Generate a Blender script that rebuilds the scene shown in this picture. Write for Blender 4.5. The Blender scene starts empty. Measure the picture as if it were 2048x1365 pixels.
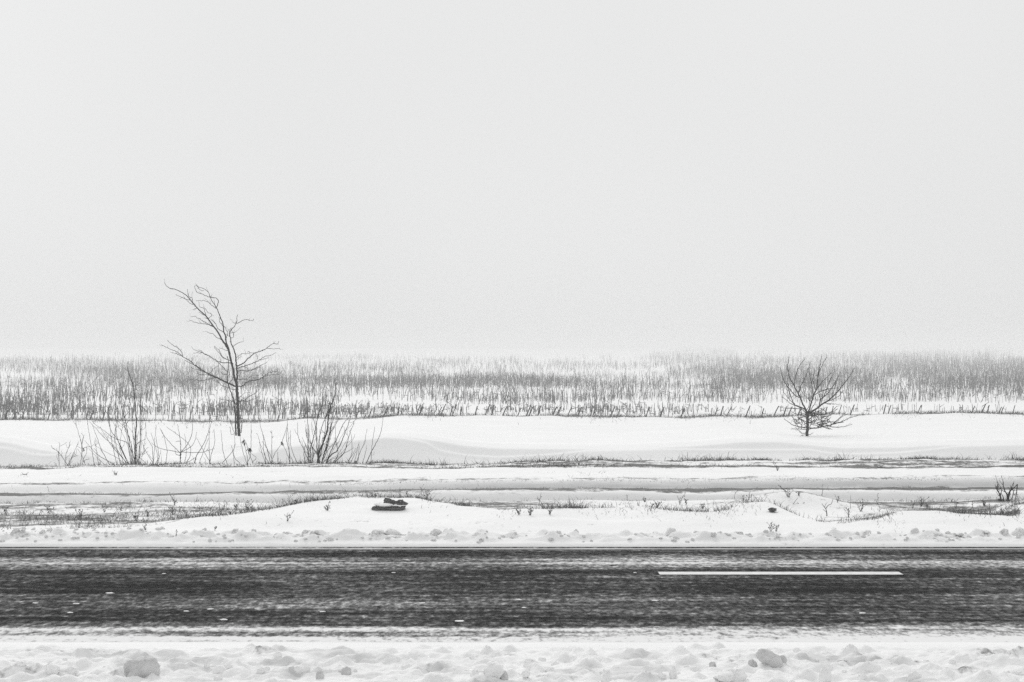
import bpy, math, random
import numpy as np

random.seed(7); rng = np.random.default_rng(7)
S = bpy.context.scene
COL = S.collection

# ------------------------------------------------------------------ camera, sky, sun, exposure
F, H, YH = 3950.0, 2.2, 700.0            # focal length in photo pixels, eye height, horizon row
cam = bpy.data.cameras.new('camera'); cam_o = bpy.data.objects.new('camera', cam); COL.objects.link(cam_o)
cam.sensor_width = 36.0; cam.lens = 36.0 * F / 2048.0
cam_o.location = (0, 0, H); cam_o.rotation_euler = (math.radians(90), 0, 0)
cam.shift_y = (YH - 682.5) / 2048.0
cam.clip_start = 0.1; cam.clip_end = 6000
S.camera = cam_o

SUN_EL, SUN_AZ = math.radians(35), math.radians(-12)      # sun behind the cloud, beyond the field
wd = bpy.data.worlds.new('World'); S.world = wd; wd.use_nodes = True
nt = wd.node_tree; nt.nodes.clear()
sky = nt.nodes.new('ShaderNodeTexSky'); sky.sky_type = 'NISHITA'; sky.sun_disc = False
sky.sun_elevation = SUN_EL; sky.sun_rotation = SUN_AZ
sky.air_density = 1.0; sky.dust_density = 5.0; sky.ozone_density = 1.0
bw = nt.nodes.new('ShaderNodeRGBToBW')
pw = nt.nodes.new('ShaderNodeMath'); pw.operation = 'POWER'; pw.inputs[1].default_value = 0.03
ml = nt.nodes.new('ShaderNodeMath'); ml.operation = 'MULTIPLY'; ml.inputs[1].default_value = 7.62
tint = nt.nodes.new('ShaderNodeMix'); tint.data_type = 'RGBA'; tint.blend_type = 'MULTIPLY'; tint.inputs[0].default_value = 1
tint.inputs[7].default_value = (0.995, 1.0, 0.998, 1)
bg = nt.nodes.new('ShaderNodeBackground'); bg.inputs[1].default_value = 0.1
wo = nt.nodes.new('ShaderNodeOutputWorld')
L = nt.links.new
L(sky.outputs[0], bw.inputs[0]); L(bw.outputs[0], pw.inputs[0]); L(pw.outputs[0], ml.inputs[0])
cl = nt.nodes.new('ShaderNodeTexNoise'); cl.inputs['Scale'].default_value = 3.0; cl.inputs['Detail'].default_value = 2      # faint unevenness of the overcast
cr = nt.nodes.new('ShaderNodeMapRange'); cr.inputs[1].default_value = .3; cr.inputs[2].default_value = .7; cr.inputs[3].default_value = .97; cr.inputs[4].default_value = 1.03
cm = nt.nodes.new('ShaderNodeMath'); cm.operation = 'MULTIPLY'
tc_ = nt.nodes.new('ShaderNodeTexCoord'); L(tc_.outputs['Generated'], cl.inputs[0]); L(cl.outputs[0], cr.inputs[0]); L(cr.outputs[0], cm.inputs[0]); L(ml.outputs[0], cm.inputs[1])
L(cm.outputs[0], tint.inputs[6]); L(tint.outputs[2], bg.inputs[0]); L(bg.outputs[0], wo.inputs[0])

sl = bpy.data.lights.new('sun', 'SUN'); sl.energy = 1.4; sl.angle = math.radians(25); sl.color = (1, 0.995, 0.985)
so = bpy.data.objects.new('sun', sl); COL.objects.link(so)
so.rotation_euler = (-(math.pi / 2 - SUN_EL), 0, SUN_AZ * -1)
so.location = (0, 60, 40)

S.view_settings.view_transform = 'Standard'; S.view_settings.look = 'None'
S.view_settings.gamma = 1; S.view_settings.use_curve_mapping = False
S.view_settings.exposure = 0.0
S.cycles.max_bounces = 8; S.cycles.diffuse_bounces = 4; S.cycles.volume_bounces = 3
S.cycles.use_denoising = False

# ------------------------------------------------------------------ small helpers
def W(px, py, d):
    return np.array([(px - 1024) * d / F, d, H - (py - YH) * d / F])

def _hash(ix, iy, seed):
    n = (ix.astype(np.int64) * 374761393 + iy.astype(np.int64) * 668265263 + seed * 974711) & 0x7fffffff
    n = ((n ^ (n >> 13)) * 1274126177) & 0x7fffffff
    n = n ^ (n >> 16)
    return (n & 0xffff) / 65535.0

def vnoise(x, y, seed=0):
    ix = np.floor(x); iy = np.floor(y); fx = x - ix; fy = y - iy
    fx = fx * fx * (3 - 2 * fx); fy = fy * fy * (3 - 2 * fy)
    a = _hash(ix, iy, seed); b = _hash(ix + 1, iy, seed); c = _hash(ix, iy + 1, seed); e = _hash(ix + 1, iy + 1, seed)
    return (a * (1 - fx) + b * fx) * (1 - fy) + (c * (1 - fx) + e * fx) * fy

def fbm(x, y, seed=0, o=4):
    s = 0; a = 0.5; t = 0
    for k in range(o):
        s = s + a * vnoise(x * 2 ** k + 17.3 * k, y * 2 ** k + 5.1 * k, seed + k); t += a; a *= 0.5
    return s / t

def mesh_np(name, V, Fc, smooth=False):
    """V (n,3), Fc (m,k) all faces with k corners"""
    V = np.asarray(V, np.float32); Fc = np.asarray(Fc, np.int32)
    me = bpy.data.meshes.new(name)
    m, k = Fc.shape
    me.vertices.add(len(V)); me.vertices.foreach_set('co', V.ravel())
    me.loops.add(m * k); me.loops.foreach_set('vertex_index', Fc.ravel())
    me.polygons.add(m)
    me.polygons.foreach_set('loop_start', np.arange(0, m * k, k, dtype=np.int32))
    me.polygons.foreach_set('loop_total', np.full(m, k, np.int32))
    if smooth: me.polygons.foreach_set('use_smooth', np.ones(m, bool))
    me.update(); me.validate()
    return me

def link(name, me, mat, parent=None, loc=None):
    o = bpy.data.objects.new(name, me); COL.objects.link(o)
    if mat and me and not me.materials: me.materials.append(mat)
    if parent: o.parent = parent
    if loc is not None: o.location = loc
    return o

def thing(o, label, cat, group=None):
    o['label'] = label; o['category'] = cat
    if group: o['group'] = group
    return o

def empty(name, loc):
    o = bpy.data.objects.new(name, None); COL.objects.link(o); o.location = [float(v) for v in loc]; o.empty_display_size = .2
    return o

class Geo:
    def __init__(s): s.v = []; s.f = []; s.n = 0
    def add(s, V, Fc):
        s.v.append(np.asarray(V, float)); s.f.append(np.asarray(Fc, int) + s.n); s.n += len(V)
    def tube(s, P, R, sides=5):
        P = np.asarray(P, float); R = np.asarray(R, float); n = len(P)
        T = np.gradient(P, axis=0); T /= np.linalg.norm(T, axis=1)[:, None] + 1e-9
        up = np.array([0.31, 0.95, 0.05]); A = np.cross(T, up); A /= np.linalg.norm(A, axis=1)[:, None] + 1e-9
        B = np.cross(T, A)
        th = np.arange(sides) * 2 * math.pi / sides
        V = P[:, None, :] + R[:, None, None] * (np.cos(th)[None, :, None] * A[:, None, :] + np.sin(th)[None, :, None] * B[:, None, :])
        V = V.reshape(-1, 3)
        i = np.arange(n - 1)[:, None] * sides; j = np.arange(sides)[None, :]; j2 = (j + 1) % sides
        q = np.stack([i + j, i + j2, i + sides + j2, i + sides + j], -1).reshape(-1, 4)
        s.add(V, q)
    def mesh(s, name, smooth=True):
        return mesh_np(name, np.concatenate(s.v), np.concatenate(s.f), smooth)

def smooth_line(P, step, jit=0.0):
    """Catmull-Rom through P, resampled, with a crooked wander"""
    P = np.asarray(P, float)
    if len(P) < 2: return P
    Q = np.vstack([2 * P[0] - P[1], P, 2 * P[-1] - P[-2]])
    out = []
    for i in range(1, len(Q) - 2):
        n = max(1, int(np.linalg.norm(Q[i + 1] - Q[i]) / step))
        for t in np.arange(n) / n:
            a, b, c, e = Q[i - 1], Q[i], Q[i + 1], Q[i + 2]
            out.append(0.5 * (2 * b + (c - a) * t + (2 * a - 5 * b + 4 * c - e) * t * t + (3 * b - a - 3 * c + e) * t ** 3))
    out.append(P[-1]); out = np.array(out)
    if jit: out[1:] += rng.normal(0, jit, out[1:].shape)
    return out

# ------------------------------------------------------------------ materials
def mat(name, col=0.2, rough=0.9, noise=0.0, scale=5.0, stretch=(1, 1, 1), bump=0.0, bscale=40.0, tint=(1, 1, 1)):
    m = bpy.data.materials.new(name); m.use_nodes = True
    n = m.node_tree; p = n.nodes['Principled BSDF']; p.inputs['Roughness'].default_value = rough
    p.inputs['Specular IOR Level'].default_value = 0.2
    c = tuple(col * t for t in tint)
    p.inputs['Base Color'].default_value = (*c, 1)
    tc = n.nodes.new('ShaderNodeTexCoord'); mp = n.nodes.new('ShaderNodeMapping'); mp.inputs['Scale'].default_value = stretch
    n.links.new(tc.outputs['Object'], mp.inputs[0])
    if noise:
        nz = n.nodes.new('ShaderNodeTexNoise'); nz.inputs['Scale'].default_value = scale; nz.inputs['Detail'].default_value = 5
        r = n.nodes.new('ShaderNodeValToRGB')
        r.color_ramp.elements[0].position = .3; r.color_ramp.elements[1].position = .7
        r.color_ramp.elements[0].color = (*[v * (1 - noise) for v in c], 1); r.color_ramp.elements[1].color = (*[min(1, v * (1 + noise)) for v in c], 1)
        n.links.new(mp.outputs[0], nz.inputs[0]); n.links.new(nz.outputs[0], r.inputs[0]); n.links.new(r.outputs[0], p.inputs['Base Color'])
    if bump:
        nb = n.nodes.new('ShaderNodeTexNoise'); nb.inputs['Scale'].default_value = bscale; nb.inputs['Detail'].default_value = 6
        b = n.nodes.new('ShaderNodeBump'); b.inputs['Strength'].default_value = bump; b.inputs['Distance'].default_value = .02
        n.links.new(mp.outputs[0], nb.inputs[0]); n.links.new(nb.outputs[0], b.inputs['Height']); n.links.new(b.outputs[0], p.inputs['Normal'])
    return m

class NT:
    """terse node helper"""
    def __init__(s, m): s.n = m.node_tree; s.l = s.n.links.new
    def new(s, t): return s.n.nodes.new(t)
    def put(s, sock, v):
        if isinstance(v, (int, float)): sock.default_value = v
        else: s.l(v, sock)
    def math(s, op, a, b=0.0, clamp=False):
        x = s.new('ShaderNodeMath'); x.operation = op; x.use_clamp = clamp; s.put(x.inputs[0], a); s.put(x.inputs[1], b); return x.outputs[0]
    def rng(s, v, a, b, c=0.0, d=1.0):
        x = s.new('ShaderNodeMapRange'); x.interpolation_type = 'SMOOTHSTEP'
        s.put(x.inputs[0], v)
        for i, q in enumerate((a, b, c, d)): x.inputs[i + 1].default_value = q
        return x.outputs[0]
    def noise(s, vec, scale, stretch=(1, 1, 1), detail=5, rough=.55, loc=(0, 0, 0), rot=0.0):
        mp = s.new('ShaderNodeMapping'); mp.inputs['Scale'].default_value = stretch; mp.inputs['Location'].default_value = loc
        mp.inputs['Rotation'].default_value = (0, 0, rot)
        s.l(vec, mp.inputs[0]); x = s.new('ShaderNodeTexNoise'); x.inputs['Scale'].default_value = scale
        x.inputs['Detail'].default_value = detail; x.inputs['Roughness'].default_value = rough; s.l(mp.outputs[0], x.inputs[0]); return x.outputs[0]
    def ramp(s, v, els, interp='LINEAR'):
        x = s.new('ShaderNodeValToRGB'); cr = x.color_ramp; cr.interpolation = interp
        while len(cr.elements) < len(els): cr.elements.new(.5)
        for e, (p, c) in zip(cr.elements, els): e.position = p; e.color = (c, c, c, 1)
        s.l(v, x.inputs[0]); return x.outputs[0]
    def mix(s, f, a, b):
        x = s.new('ShaderNodeMix'); x.data_type = 'RGBA'; s.put(x.inputs[0], f)
        for i, q in ((6, a), (7, b)):
            if isinstance(q, (int, float)): x.inputs[i].default_value = (q, q, q, 1)
            elif isinstance(q, tuple): x.inputs[i].default_value = (*q, 1)
            else: s.l(q, x.inputs[i])
        return x.outputs[2]

def snow_mat(name, white=.88, attrs=True, rough_bump=.25, bscale=18.0):
    m = bpy.data.materials.new(name); m.use_nodes = True; t = NT(m)
    p = m.node_tree.nodes['Principled BSDF']; p.inputs['Roughness'].default_value = .8; p.inputs['Specular IOR Level'].default_value = .15
    co = t.new('ShaderNodeTexCoord').outputs['Object']
    big = t.noise(co, .6, (1, 2.2, 1), 4)
    base = t.mix(t.rng(big, .3, .7), (white * .955, white * .957, white * .957), (white, white, white))
    if attrs:
        a = t.new('ShaderNodeAttribute'); a.attribute_name = 'dirt'
        k = t.new('ShaderNodeAttribute'); k.attribute_name = 'grey_tone'
        n1 = t.noise(co, 4, (1.1, .9, 1), 6, .68)
        n2 = t.noise(co, 16, (1.2, .6, 1), 5, .65)
        nn = t.math('ADD', t.math('MULTIPLY', n1, .62), t.math('MULTIPLY', n2, .38))
        # soil shows where the cover value beats the noise
        v = t.math('SUBTRACT', t.math('ADD', t.math('MULTIPLY', a.outputs['Fac'], .55), nn), .60)
        f = t.rng(v, 0.0, .20)
        grey_f = t.math('MULTIPLY', k.outputs['Fac'], t.math('ADD', t.math('MULTIPLY', n1, .5), .75), True)
        base = t.mix(grey_f, base, (.34, .343, .344))
        base = t.mix(f, base, (.10, .10, .098))
    t.l(base, p.inputs['Base Color'])
    b = t.new('ShaderNodeBump'); b.inputs['Strength'].default_value = rough_bump; b.inputs['Distance'].default_value = .03
    t.l(t.noise(co, bscale, (1, 1, 1), 7, .6), b.inputs['Height']); t.l(b.outputs[0], p.inputs['Normal'])
    return m

M = {}
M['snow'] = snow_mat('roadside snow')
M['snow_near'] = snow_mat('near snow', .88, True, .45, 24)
M['snow_field'] = snow_mat('field snow', .86, False, .1)
M['lump'] = mat('ploughed snow', .88, .85, .05, 9, bump=.6, bscale=22)
M['ice'] = mat('packed grey snow', .60, .8, .14, 12, bump=.7, bscale=25)
M['bark'] = mat('dark bark', .012, .9, .45, 30)
M['twig'] = mat('dark twigs', .015, .9, .4, 25)
M['stem'] = mat('grey stems', .03, .9, .4, 20)
M['weed'] = mat('dry weeds', .07, .9, .5, 30)
M['grass'] = mat('dry grass', .10, .9, .5, 3)
M['stubble'] = mat('corn stubble', .19, .9, .55, 2.5)
M['stalk'] = mat('broken corn stalk', .04, .9, .5, 6)
M['leaf'] = mat('dead leaf', .05, .9, .4, 30)
M['stone'] = mat('dark broken stone', .085, .9, .6, 18, bump=.9, bscale=35)
M['paint'] = mat('road paint', .70, .7, .16, 14)
M['edge_paint'] = mat('worn edge paint', .45, .8, .5, 4, (.4, 3, 1))

def road_mat():
    m = bpy.data.materials.new('snow swept asphalt'); m.use_nodes = True; t = NT(m)
    p = m.node_tree.nodes['Principled BSDF']; p.inputs['Specular IOR Level'].default_value = 0
    co = t.new('ShaderNodeTexCoord').outputs['Object']
    sp = t.new('ShaderNodeSeparateXYZ'); t.l(co, sp.inputs[0])
    # snow cover across the road, d 14.5 .. 22.1
    wob = t.math('MULTIPLY', t.math('SUBTRACT', t.noise(co, .35, (1, .3, 1), 3), .5), .22)
    dd = t.math('ADD', sp.outputs['Y'], wob)
    u = t.math('DIVIDE', t.math('SUBTRACT', dd, 14.5), 7.6)
    def up(y): return ((8690 / (y - 700)) - 14.5) / 7.6
    prof = [(up(1291), 1.1), (up(1287), .80), (up(1284), 1.0), (up(1276), .99), (up(1271), .74), (up(1262), .76), (up(1258), .86), (up(1252), .56), (up(1243), .36), (up(1228), .32),
            (up(1215), .43), (up(1198), .45), (up(1184), .30), (up(1172), .26), (up(1163), .36), (up(1150), .30), (up(1141), .32), (up(1134), .62),
            (up(1126), .76), (up(1119), .58), (up(1112), .32), (up(1106), .34), (up(1099), .46)]
    cov = t.ramp(u, sorted(prof))
    st = t.noise(co, 3.2, (.07, 1, 1), 5, .6)                  # long wind streaks
    md = t.noise(co, 5.5, (1.5, .95, 1), 5, .66, rot=.2)            # shorter drifting streaks
    fn = t.noise(co, 10, (1.7, .75, 1), 5, .78)                   # grain of the asphalt holding snow
    la = t.noise(co, .55, (.9, .5, 1), 4, .55, loc=(3, 1, 0))               # broad patches of blown snow
    s = t.math('ADD', t.math('MULTIPLY', t.math('SUBTRACT', st, .5), 1.25), t.math('MULTIPLY', t.math('SUBTRACT', md, .5), 1.0))
    s = t.math('ADD', s, t.math('MULTIPLY', t.math('SUBTRACT', fn, .5), 1.75))
    s = t.math('ADD', s, t.math('MULTIPLY', t.math('SUBTRACT', la, .5), .7))
    v = t.math('ADD', cov, s)
    f = t.ramp(v, [(.0, .002), (.16, .010), (.32, .045), (.46, .11), (.62, .25), (.80, .56), (1.0, .97)])
    c = t.mix(f, (.006, .0062, .0063), (.82, .82, .82))
    t.l(c, p.inputs['Base Color'])
    t.l(t.rng(f, 0, .5, .75, .95), p.inputs['Roughness'])
    b = t.new('ShaderNodeBump'); b.inputs['Strength'].default_value = .25; b.inputs['Distance'].default_value = .01
    t.l(fn, b.inputs['Height']); t.l(b.outputs[0], p.inputs['Normal'])
    return m
M['road'] = road_mat()

# ------------------------------------------------------------------ terrain
def tab(pts):
    a = np.array(pts, float); return lambda px: np.interp(px, a[:, 0], a[:, 1])
Y_CREST = tab([(-200, 1072), (0, 1075), (150, 1070), (300, 1060), (430, 1042), (560, 1020), (650, 1001), (720, 994), (770, 991), (830, 996), (900, 1010), (1000, 1024), (1100, 1022), (1200, 1014),
               (1260, 1012), (1330, 1022), (1420, 1024), (1455, 1011), (1480, 1004), (1520, 1002), (1550, 1012), (1580, 1040), (1620, 1046), (1690, 1038), (1760, 1020), (1830, 1022), (1900, 1030),
               (1960, 1034), (2000, 1008), (2048, 1003), (2300, 1015)])
Y_GRASS = tab([(-200, 941), (0, 938), (130, 934), (250, 931), (400, 928), (600, 928), (800, 926), (860, 930), (1000, 930), (1100, 924), (1200, 921), (1500, 921), (1800, 920), (2048, 921), (2300, 923)])
Y_TOP = tab([(-200, 870), (0, 884), (60, 898), (110, 905), (170, 905), (230, 920), (290, 927), (400, 925), (470, 914), (530, 899), (600, 888), (700, 880), (770, 873), (810, 874), (870, 882), (930, 892), (1000, 897), (1100, 898),
             (1200, 899), (1300, 897), (1400, 892), (1480, 885), (1560, 884), (1640, 892), (1690, 896), (1800, 895), (1900, 890), (2048, 888), (2300, 880)])
Y_LINE = tab([(-200, 880), (0, 895), (80, 911), (170, 908), (230, 922), (290, 928), (400, 926), (470, 915), (530, 901), (600, 890), (700, 881), (770, 874), (805, 876), (850, 885), (880, 901), (930, 910), (1000, 914), (1100, 909), (1180, 901),
              (1240, 900), (1300, 899), (1390, 899), (1500, 900), (1620, 899), (1650, 905), (1690, 908), (1800, 905), (1860, 899), (1920, 892), (2048, 889), (2300, 882)])
Y_EDGE = tab([(-200, 840), (0, 841), (250, 842), (400, 845), (480, 845), (620, 838), (700, 838), (760, 834), (800, 832), (900, 833), (1100, 832), (1300, 836), (1400, 834), (1500, 835), (1600, 832), (1800, 828), (2048, 828), (2300, 827)])
D_EDGE = 62.0
def zof(y, d): return H - (y - YH) * d / F
def crest(px):
    y = Y_CREST(px) + 9 * (fbm(px / 55.0, px * 0 + 3.3, 191, 4) - .5); z = .28 - .2 * (y - 992) / 83
    return np.maximum((H - z) * F / (y - YH), 22.95), z

xs = [0.0]; 
while xs[-1] < 10.5: xs.append(xs[-1] + .043)
while xs[-1] < 24: xs.append(xs[-1] + .11)
while xs[-1] < 1300: xs.append(xs[-1] + .12 + (xs[-1] - 24) * .25 + .1)
xs = np.array([-v for v in xs[:0:-1]] + xs)
ds = np.concatenate([np.arange(21.7, 23.2, .03), np.arange(23.2, 32.5, .045), np.arange(32.5, 43.4, .075), np.arange(43.4, 46.2, .035), np.arange(46.2, 64, .2), np.arange(64, 80.01, 1.0)])

def build_mid():
    Z = np.zeros((len(ds), len(xs)))
    dc_all, zc_all = crest(1024 + xs * F / 26)
    dnorm = np.clip((xs) / 7.4, -1.6, 1.6)
    for i, x in enumerate(xs):
        dc, zc = dc_all[i], zc_all[i]
        pd = 1024 + x * F / 44.5; pg = 1024 + x * F / 38.3; pe = 1024 + x * F / D_EDGE
        yg = float(Y_GRASS(pg)); yt = float(Y_TOP(pd)); yl = max(float(Y_LINE(pd)), yt)
        r1 = 31.0 + .6 * dnorm[i]; r2 = 28.85 + .25 * dnorm[i]
        zg = zof(yg, 38.3)
        dl = 44.1 + .014 * max(yg - yl, 0); dt = dl + .12 + .017 * (yl - yt)
        pts = [(21.7, -.08), (22.0, -.05), (22.07, .03), (22.35, .05), (.5 * (22.35 + dc), .05 + .55 * (zc - .05)), (dc, zc), (dc + .45, zc - .02)]
        if dc + 1.3 < 27.6: pts += [(dc + 1.4, .07)]
        pts += [(r2 - .7 if r2 - .7 > dc + 1.45 else dc + 1.6, .03), (r2 - .25, -.03), (r2 + .35, -.035), (r2 + .7, .03), (r1 - .45, .03), (r1 - .1, -.02), (r1 + .45, -.04), (r1 + .9, .02), (33.3, .06), (36, .05),
                (38.3, zg), (38.7, zg - .04), (40.4, -.55), (43.2, zof(yg + 14, 43.2)), (43.95, zof(max(yg, yl + 6), 43.95)), (dl - .07, zof(yl + 1 + 5 * min(1, (yl - yt) / 6), dl - .07)), (dl, zof(yl, dl)), (dl + .12, zof(yl - .4, dl + .12)), (dt, zof(yt, dt)),
                (dt + .8, zof(yt, dt) + .05), (55, zof(.45 * yt + .55 * float(Y_EDGE(pe)), 55)), (61, zof(float(Y_EDGE(pe)) + 3, 61)), (D_EDGE, zof(float(Y_EDGE(pe)), D_EDGE)), (66, .10), (80, .10)]
        a = np.array(pts); Z[:, i] = np.interp(ds, a[:, 0], a[:, 1])
    # soften the profile a little
    for _ in range(3):
        Z[1:-1] = .25 * Z[:-2] + .5 * Z[1:-1] + .25 * Z[2:]
    Zs = Z.copy(); Zs[:, 2:-2] = (Z[:, :-4] + Z[:, 1:-3] + Z[:, 2:-2] + Z[:, 3:-1] + Z[:, 4:]) / 5; Z = Zs
    X, D = np.meshgrid(xs, ds)
    fade = np.clip((D - 22.05) / .2, 0, 1)
    # ploughed ridge beside the road
    rid = np.exp(-((D - 22.42) / .22) ** 2) * fade
    Z += rid * (.02 + .055 * np.clip(fbm(X * 4.5, D * 5.5, 3, 4) - .38, 0, 1) * 2 + .09 * np.clip(fbm(X * 8.5, D * 9, 5, 4) - .42, 0, 1) * 2)
    Z += fade * ((.09 * (fbm(X * .7, D * .9, 11, 3) - .5) * np.clip((D - 22.6) / .5, 0, 1)) + .014 * (fbm(X * 3, D * 3, 21, 4) - .5)) * (D < 40) 
    Z += .02 * (fbm(X * .4, D * .5, 31, 3) - .5) * (D >= 40)
    Z += .21 * np.exp(-((1024 + X * F / D - 1580) / 95) ** 2) * np.exp(-((D - 27.0) / .55) ** 2)
    # rough ground in the tracks and the grass strips
    dn = np.clip(X / 7.4, -1.6, 1.6)
    r1 = 31.0 + .6 * dn; r2 = 28.85 + .25 * dn
    g = lambda c, w: np.exp(-((D - c) / w) ** 2)
    strip = np.clip((D - 35.7) / .5, 0, 1) * np.clip((38.9 - D) / .4, 0, 1)
    Z += .06 * (fbm(X * 3.5, D * 3.5, 41, 4) - .5) * (strip + g(r1, .5) * .7 + g(r2 - .4, .4) * .6)
    Z += .16 * (fbm(X * 1.1, D * .8, 171, 4) - .5) * g(D_EDGE - .4, .8)
    # soil showing through
    n = fbm(X * .45, D * 1.6, 51, 4); n2 = fbm(X * 1.6, D * 2.5, 61, 3)
    dirt = 1.0 * g(r1 - .25, .5) * (.35 + 1.1 * n) + .6 * g(r1 - .9, .35) * n2 + .45 * g(r2 - .35, .16) * (.5 + n)
    dirt += .6 * g(r1 + 1.75, .28) * n2 + .10 * np.clip((n - .5) * 5, 0, 1) * (D < 40)
    dirt += strip * (.10 + .9 * (n - .42)) + .8 * g(38.35, .16) * (.45 + n) + .42 * g(36.35, .28) * (.25 + 1.3 * n2)
    dc = dc_all[None, :]
    verge = np.clip((D - dc - .05) / .3, 0, 1) * np.clip((r2 - .5 - D) / .5, 0, 1)
    dirt += verge * np.clip(.30 + 1.2 * (fbm(X * .5, D * 1.1, 71, 4) - .5), 0, .55)
    dirt += .35 * np.exp(-((D - dc - .2) / .14) ** 2) * np.clip(n2 * 2 - .6, 0, 1)
    dirt += .45 * g(D_EDGE + .3, .6) * (D > 50)
    dirt += .42 * rid * np.clip(fbm(X * 5, D * 6, 81, 3) * 2 - .8, 0, 1)
    grey_tone = .85 * np.clip(1 - np.abs(D - (r1 + .62)) / 1.0, 0, 1) ** .7 * (.35 + .65 * np.clip((X + 8) / 8, 0, 1)) + .62 * np.clip(1 - np.abs(D - (r2 + .25)) / .9, 0, 1) ** .7  # smooth grey bands along the ruts and their far sides
    grey_tone = grey_tone + .05 * rid
    V = np.stack([X, D, Z], -1).reshape(-1, 3)
    nx = len(xs); i = np.arange(len(ds) - 1)[:, None] * nx + np.arange(nx - 1)[None, :]
    q = np.stack([i, i + 1, i + nx + 1, i + nx], -1).reshape(-1, 4)
    me = mesh_np('roadside_snow', V, q, True)
    for nm, arr in (('dirt', dirt), ('grey_tone', grey_tone)):
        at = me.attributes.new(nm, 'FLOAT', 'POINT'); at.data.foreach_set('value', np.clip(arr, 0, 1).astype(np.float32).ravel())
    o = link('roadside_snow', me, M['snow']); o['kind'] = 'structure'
    return Z, dirt, dc_all
ZM, DIRT, DC = build_mid()

def bil(A, x, d):
    x = np.asarray(x, float); d = np.asarray(d, float)
    i = np.clip(np.searchsorted(ds, d) - 1, 0, len(ds) - 2); j = np.clip(np.searchsorted(xs, x) - 1, 0, len(xs) - 2)
    a = np.clip((d - ds[i]) / (ds[i + 1] - ds[i]), 0, 1); b = np.clip((x - xs[j]) / (xs[j + 1] - xs[j]), 0, 1)
    return (A[i, j] * (1 - b) + A[i, j + 1] * b) * (1 - a) + (A[i + 1, j] * (1 - b) + A[i + 1, j + 1] * b) * a
def gz(x, d): return bil(ZM, x, d)

def sheet(name, X1, D1, zf, m, attrs=None):
    X, D = np.meshgrid(X1, D1); Z = zf(X, D)
    V = np.stack([X, D, Z], -1).reshape(-1, 3); nx = len(X1)
    i = np.arange(len(D1) - 1)[:, None] * nx + np.arange(nx - 1)[None, :]
    me = mesh_np(name, V, np.stack([i, i + 1, i + nx + 1, i + nx], -1).reshape(-1, 4), True)
    for nm, fn in (attrs or {}).items():
        at = me.attributes.new(nm, 'FLOAT', 'POINT'); at.data.foreach_set('value', np.clip(fn(X, D), 0, 1).astype(np.float32).ravel())
    o = link(name, me, m); o['kind'] = 'structure'; return o

# near bank, from behind the camera to the road edge
xn = [0.0]
while xn[-1] < 5.2: xn.append(xn[-1] + .026)
while xn[-1] < 1300: xn.append(xn[-1] + .05 + (xn[-1] - 5.2) * .25)
xn = np.array([-v for v in xn[:0:-1]] + xn)
dn_ = np.concatenate([[-250, -120, -60, -30, -15, -5, 0, 4, 7, 9, 10.5, 11.5], np.arange(12, 15.3, .026)])
def near_z(X, D):
    base = np.interp(D, [-250, 9, 13.2, 14.0, 14.45, 14.75, 14.95, 15.3], [.15, .12, .075, .06, .045, .02, -.02, -.06])
    rough = np.clip((14.35 - D) / .35, 0, 1) * np.clip((D - 9) / 3, 0, 1)
    n = fbm(X * 2.2, D * 3.0, 101, 5)
    bl = np.clip(fbm(X * 6.0, D * 7.0, 111, 4) - .55, 0, 1)
    return base + rough * (.05 * (n - .5) + .20 * bl + .06 * (fbm(X * 13, D * 13, 115, 3) - .5) + .05 * np.clip(fbm(X * 9 + 4, D * 8, 117, 3) - .55, 0, 1)) + .012 * (fbm(X * 1.2, D * 2.5, 121, 3) - .5) * np.clip((14.9 - D) / .2, 0, 1)
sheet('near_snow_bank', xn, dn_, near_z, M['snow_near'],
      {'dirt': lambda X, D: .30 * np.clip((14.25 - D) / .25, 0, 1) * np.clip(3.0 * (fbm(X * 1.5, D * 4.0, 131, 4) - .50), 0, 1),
       'grey_tone': lambda X, D: .5 * np.clip((14.25 - D) / .3, 0, 1) * np.clip(5 * (fbm(X * 2.4, D * 4.2, 141, 5) - .54), 0, 1) + .28 * np.clip((D - 14.62) / .12, 0, 1)})

def rise(D):
    t = np.clip((D - 190) / 1000, 0, 1); return 3.0 * t * t * (3 - 2 * t)
# the field, flat and wide, out into the haze
xf = np.concatenate([-np.geomspace(1300, 40, 30), np.linspace(-38, 38, 60), np.geomspace(40, 1300, 30)])
df = np.concatenate([np.arange(79, 140, 2.0), np.geomspace(140, 1400, 40)])
sheet('snow_field', xf, df, lambda X, D: .085 + rise(D) + .10 * (fbm(X * .08, D * .06, 151, 3) - .5) * np.clip((D - 79) / 10, 0, 1) * np.clip((400 - D) / 200, 0, 1), M['snow_field'])

# road, painted lines
xr = np.concatenate([-np.geomspace(1300, 30, 20), np.linspace(-28, 28, 57), np.geomspace(30, 1300, 20)])
sheet('road', xr, np.array([14.4, 16, 18, 20, 22.06]), lambda X, D: 0 * X, M['road'])
def bar(name, x0, x1, d0, d1, z, m):
    n = max(2, int((x1 - x0) / .25)); t = np.linspace(x0, x1, n)
    o = sheet(name, t, np.array([d0, d1]), lambda X, D: z + 0 * X, m); return o
for x0, x1 in ((-7.86, -5.48), (1.443, 3.823), (10.75, 13.1)):
    bar('centre_line', x0, x1, 19.29, 19.53, .005, M['paint'])
bar('edge_line', -60, 60, 21.74, 21.84, .004, M['edge_paint'])

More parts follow.
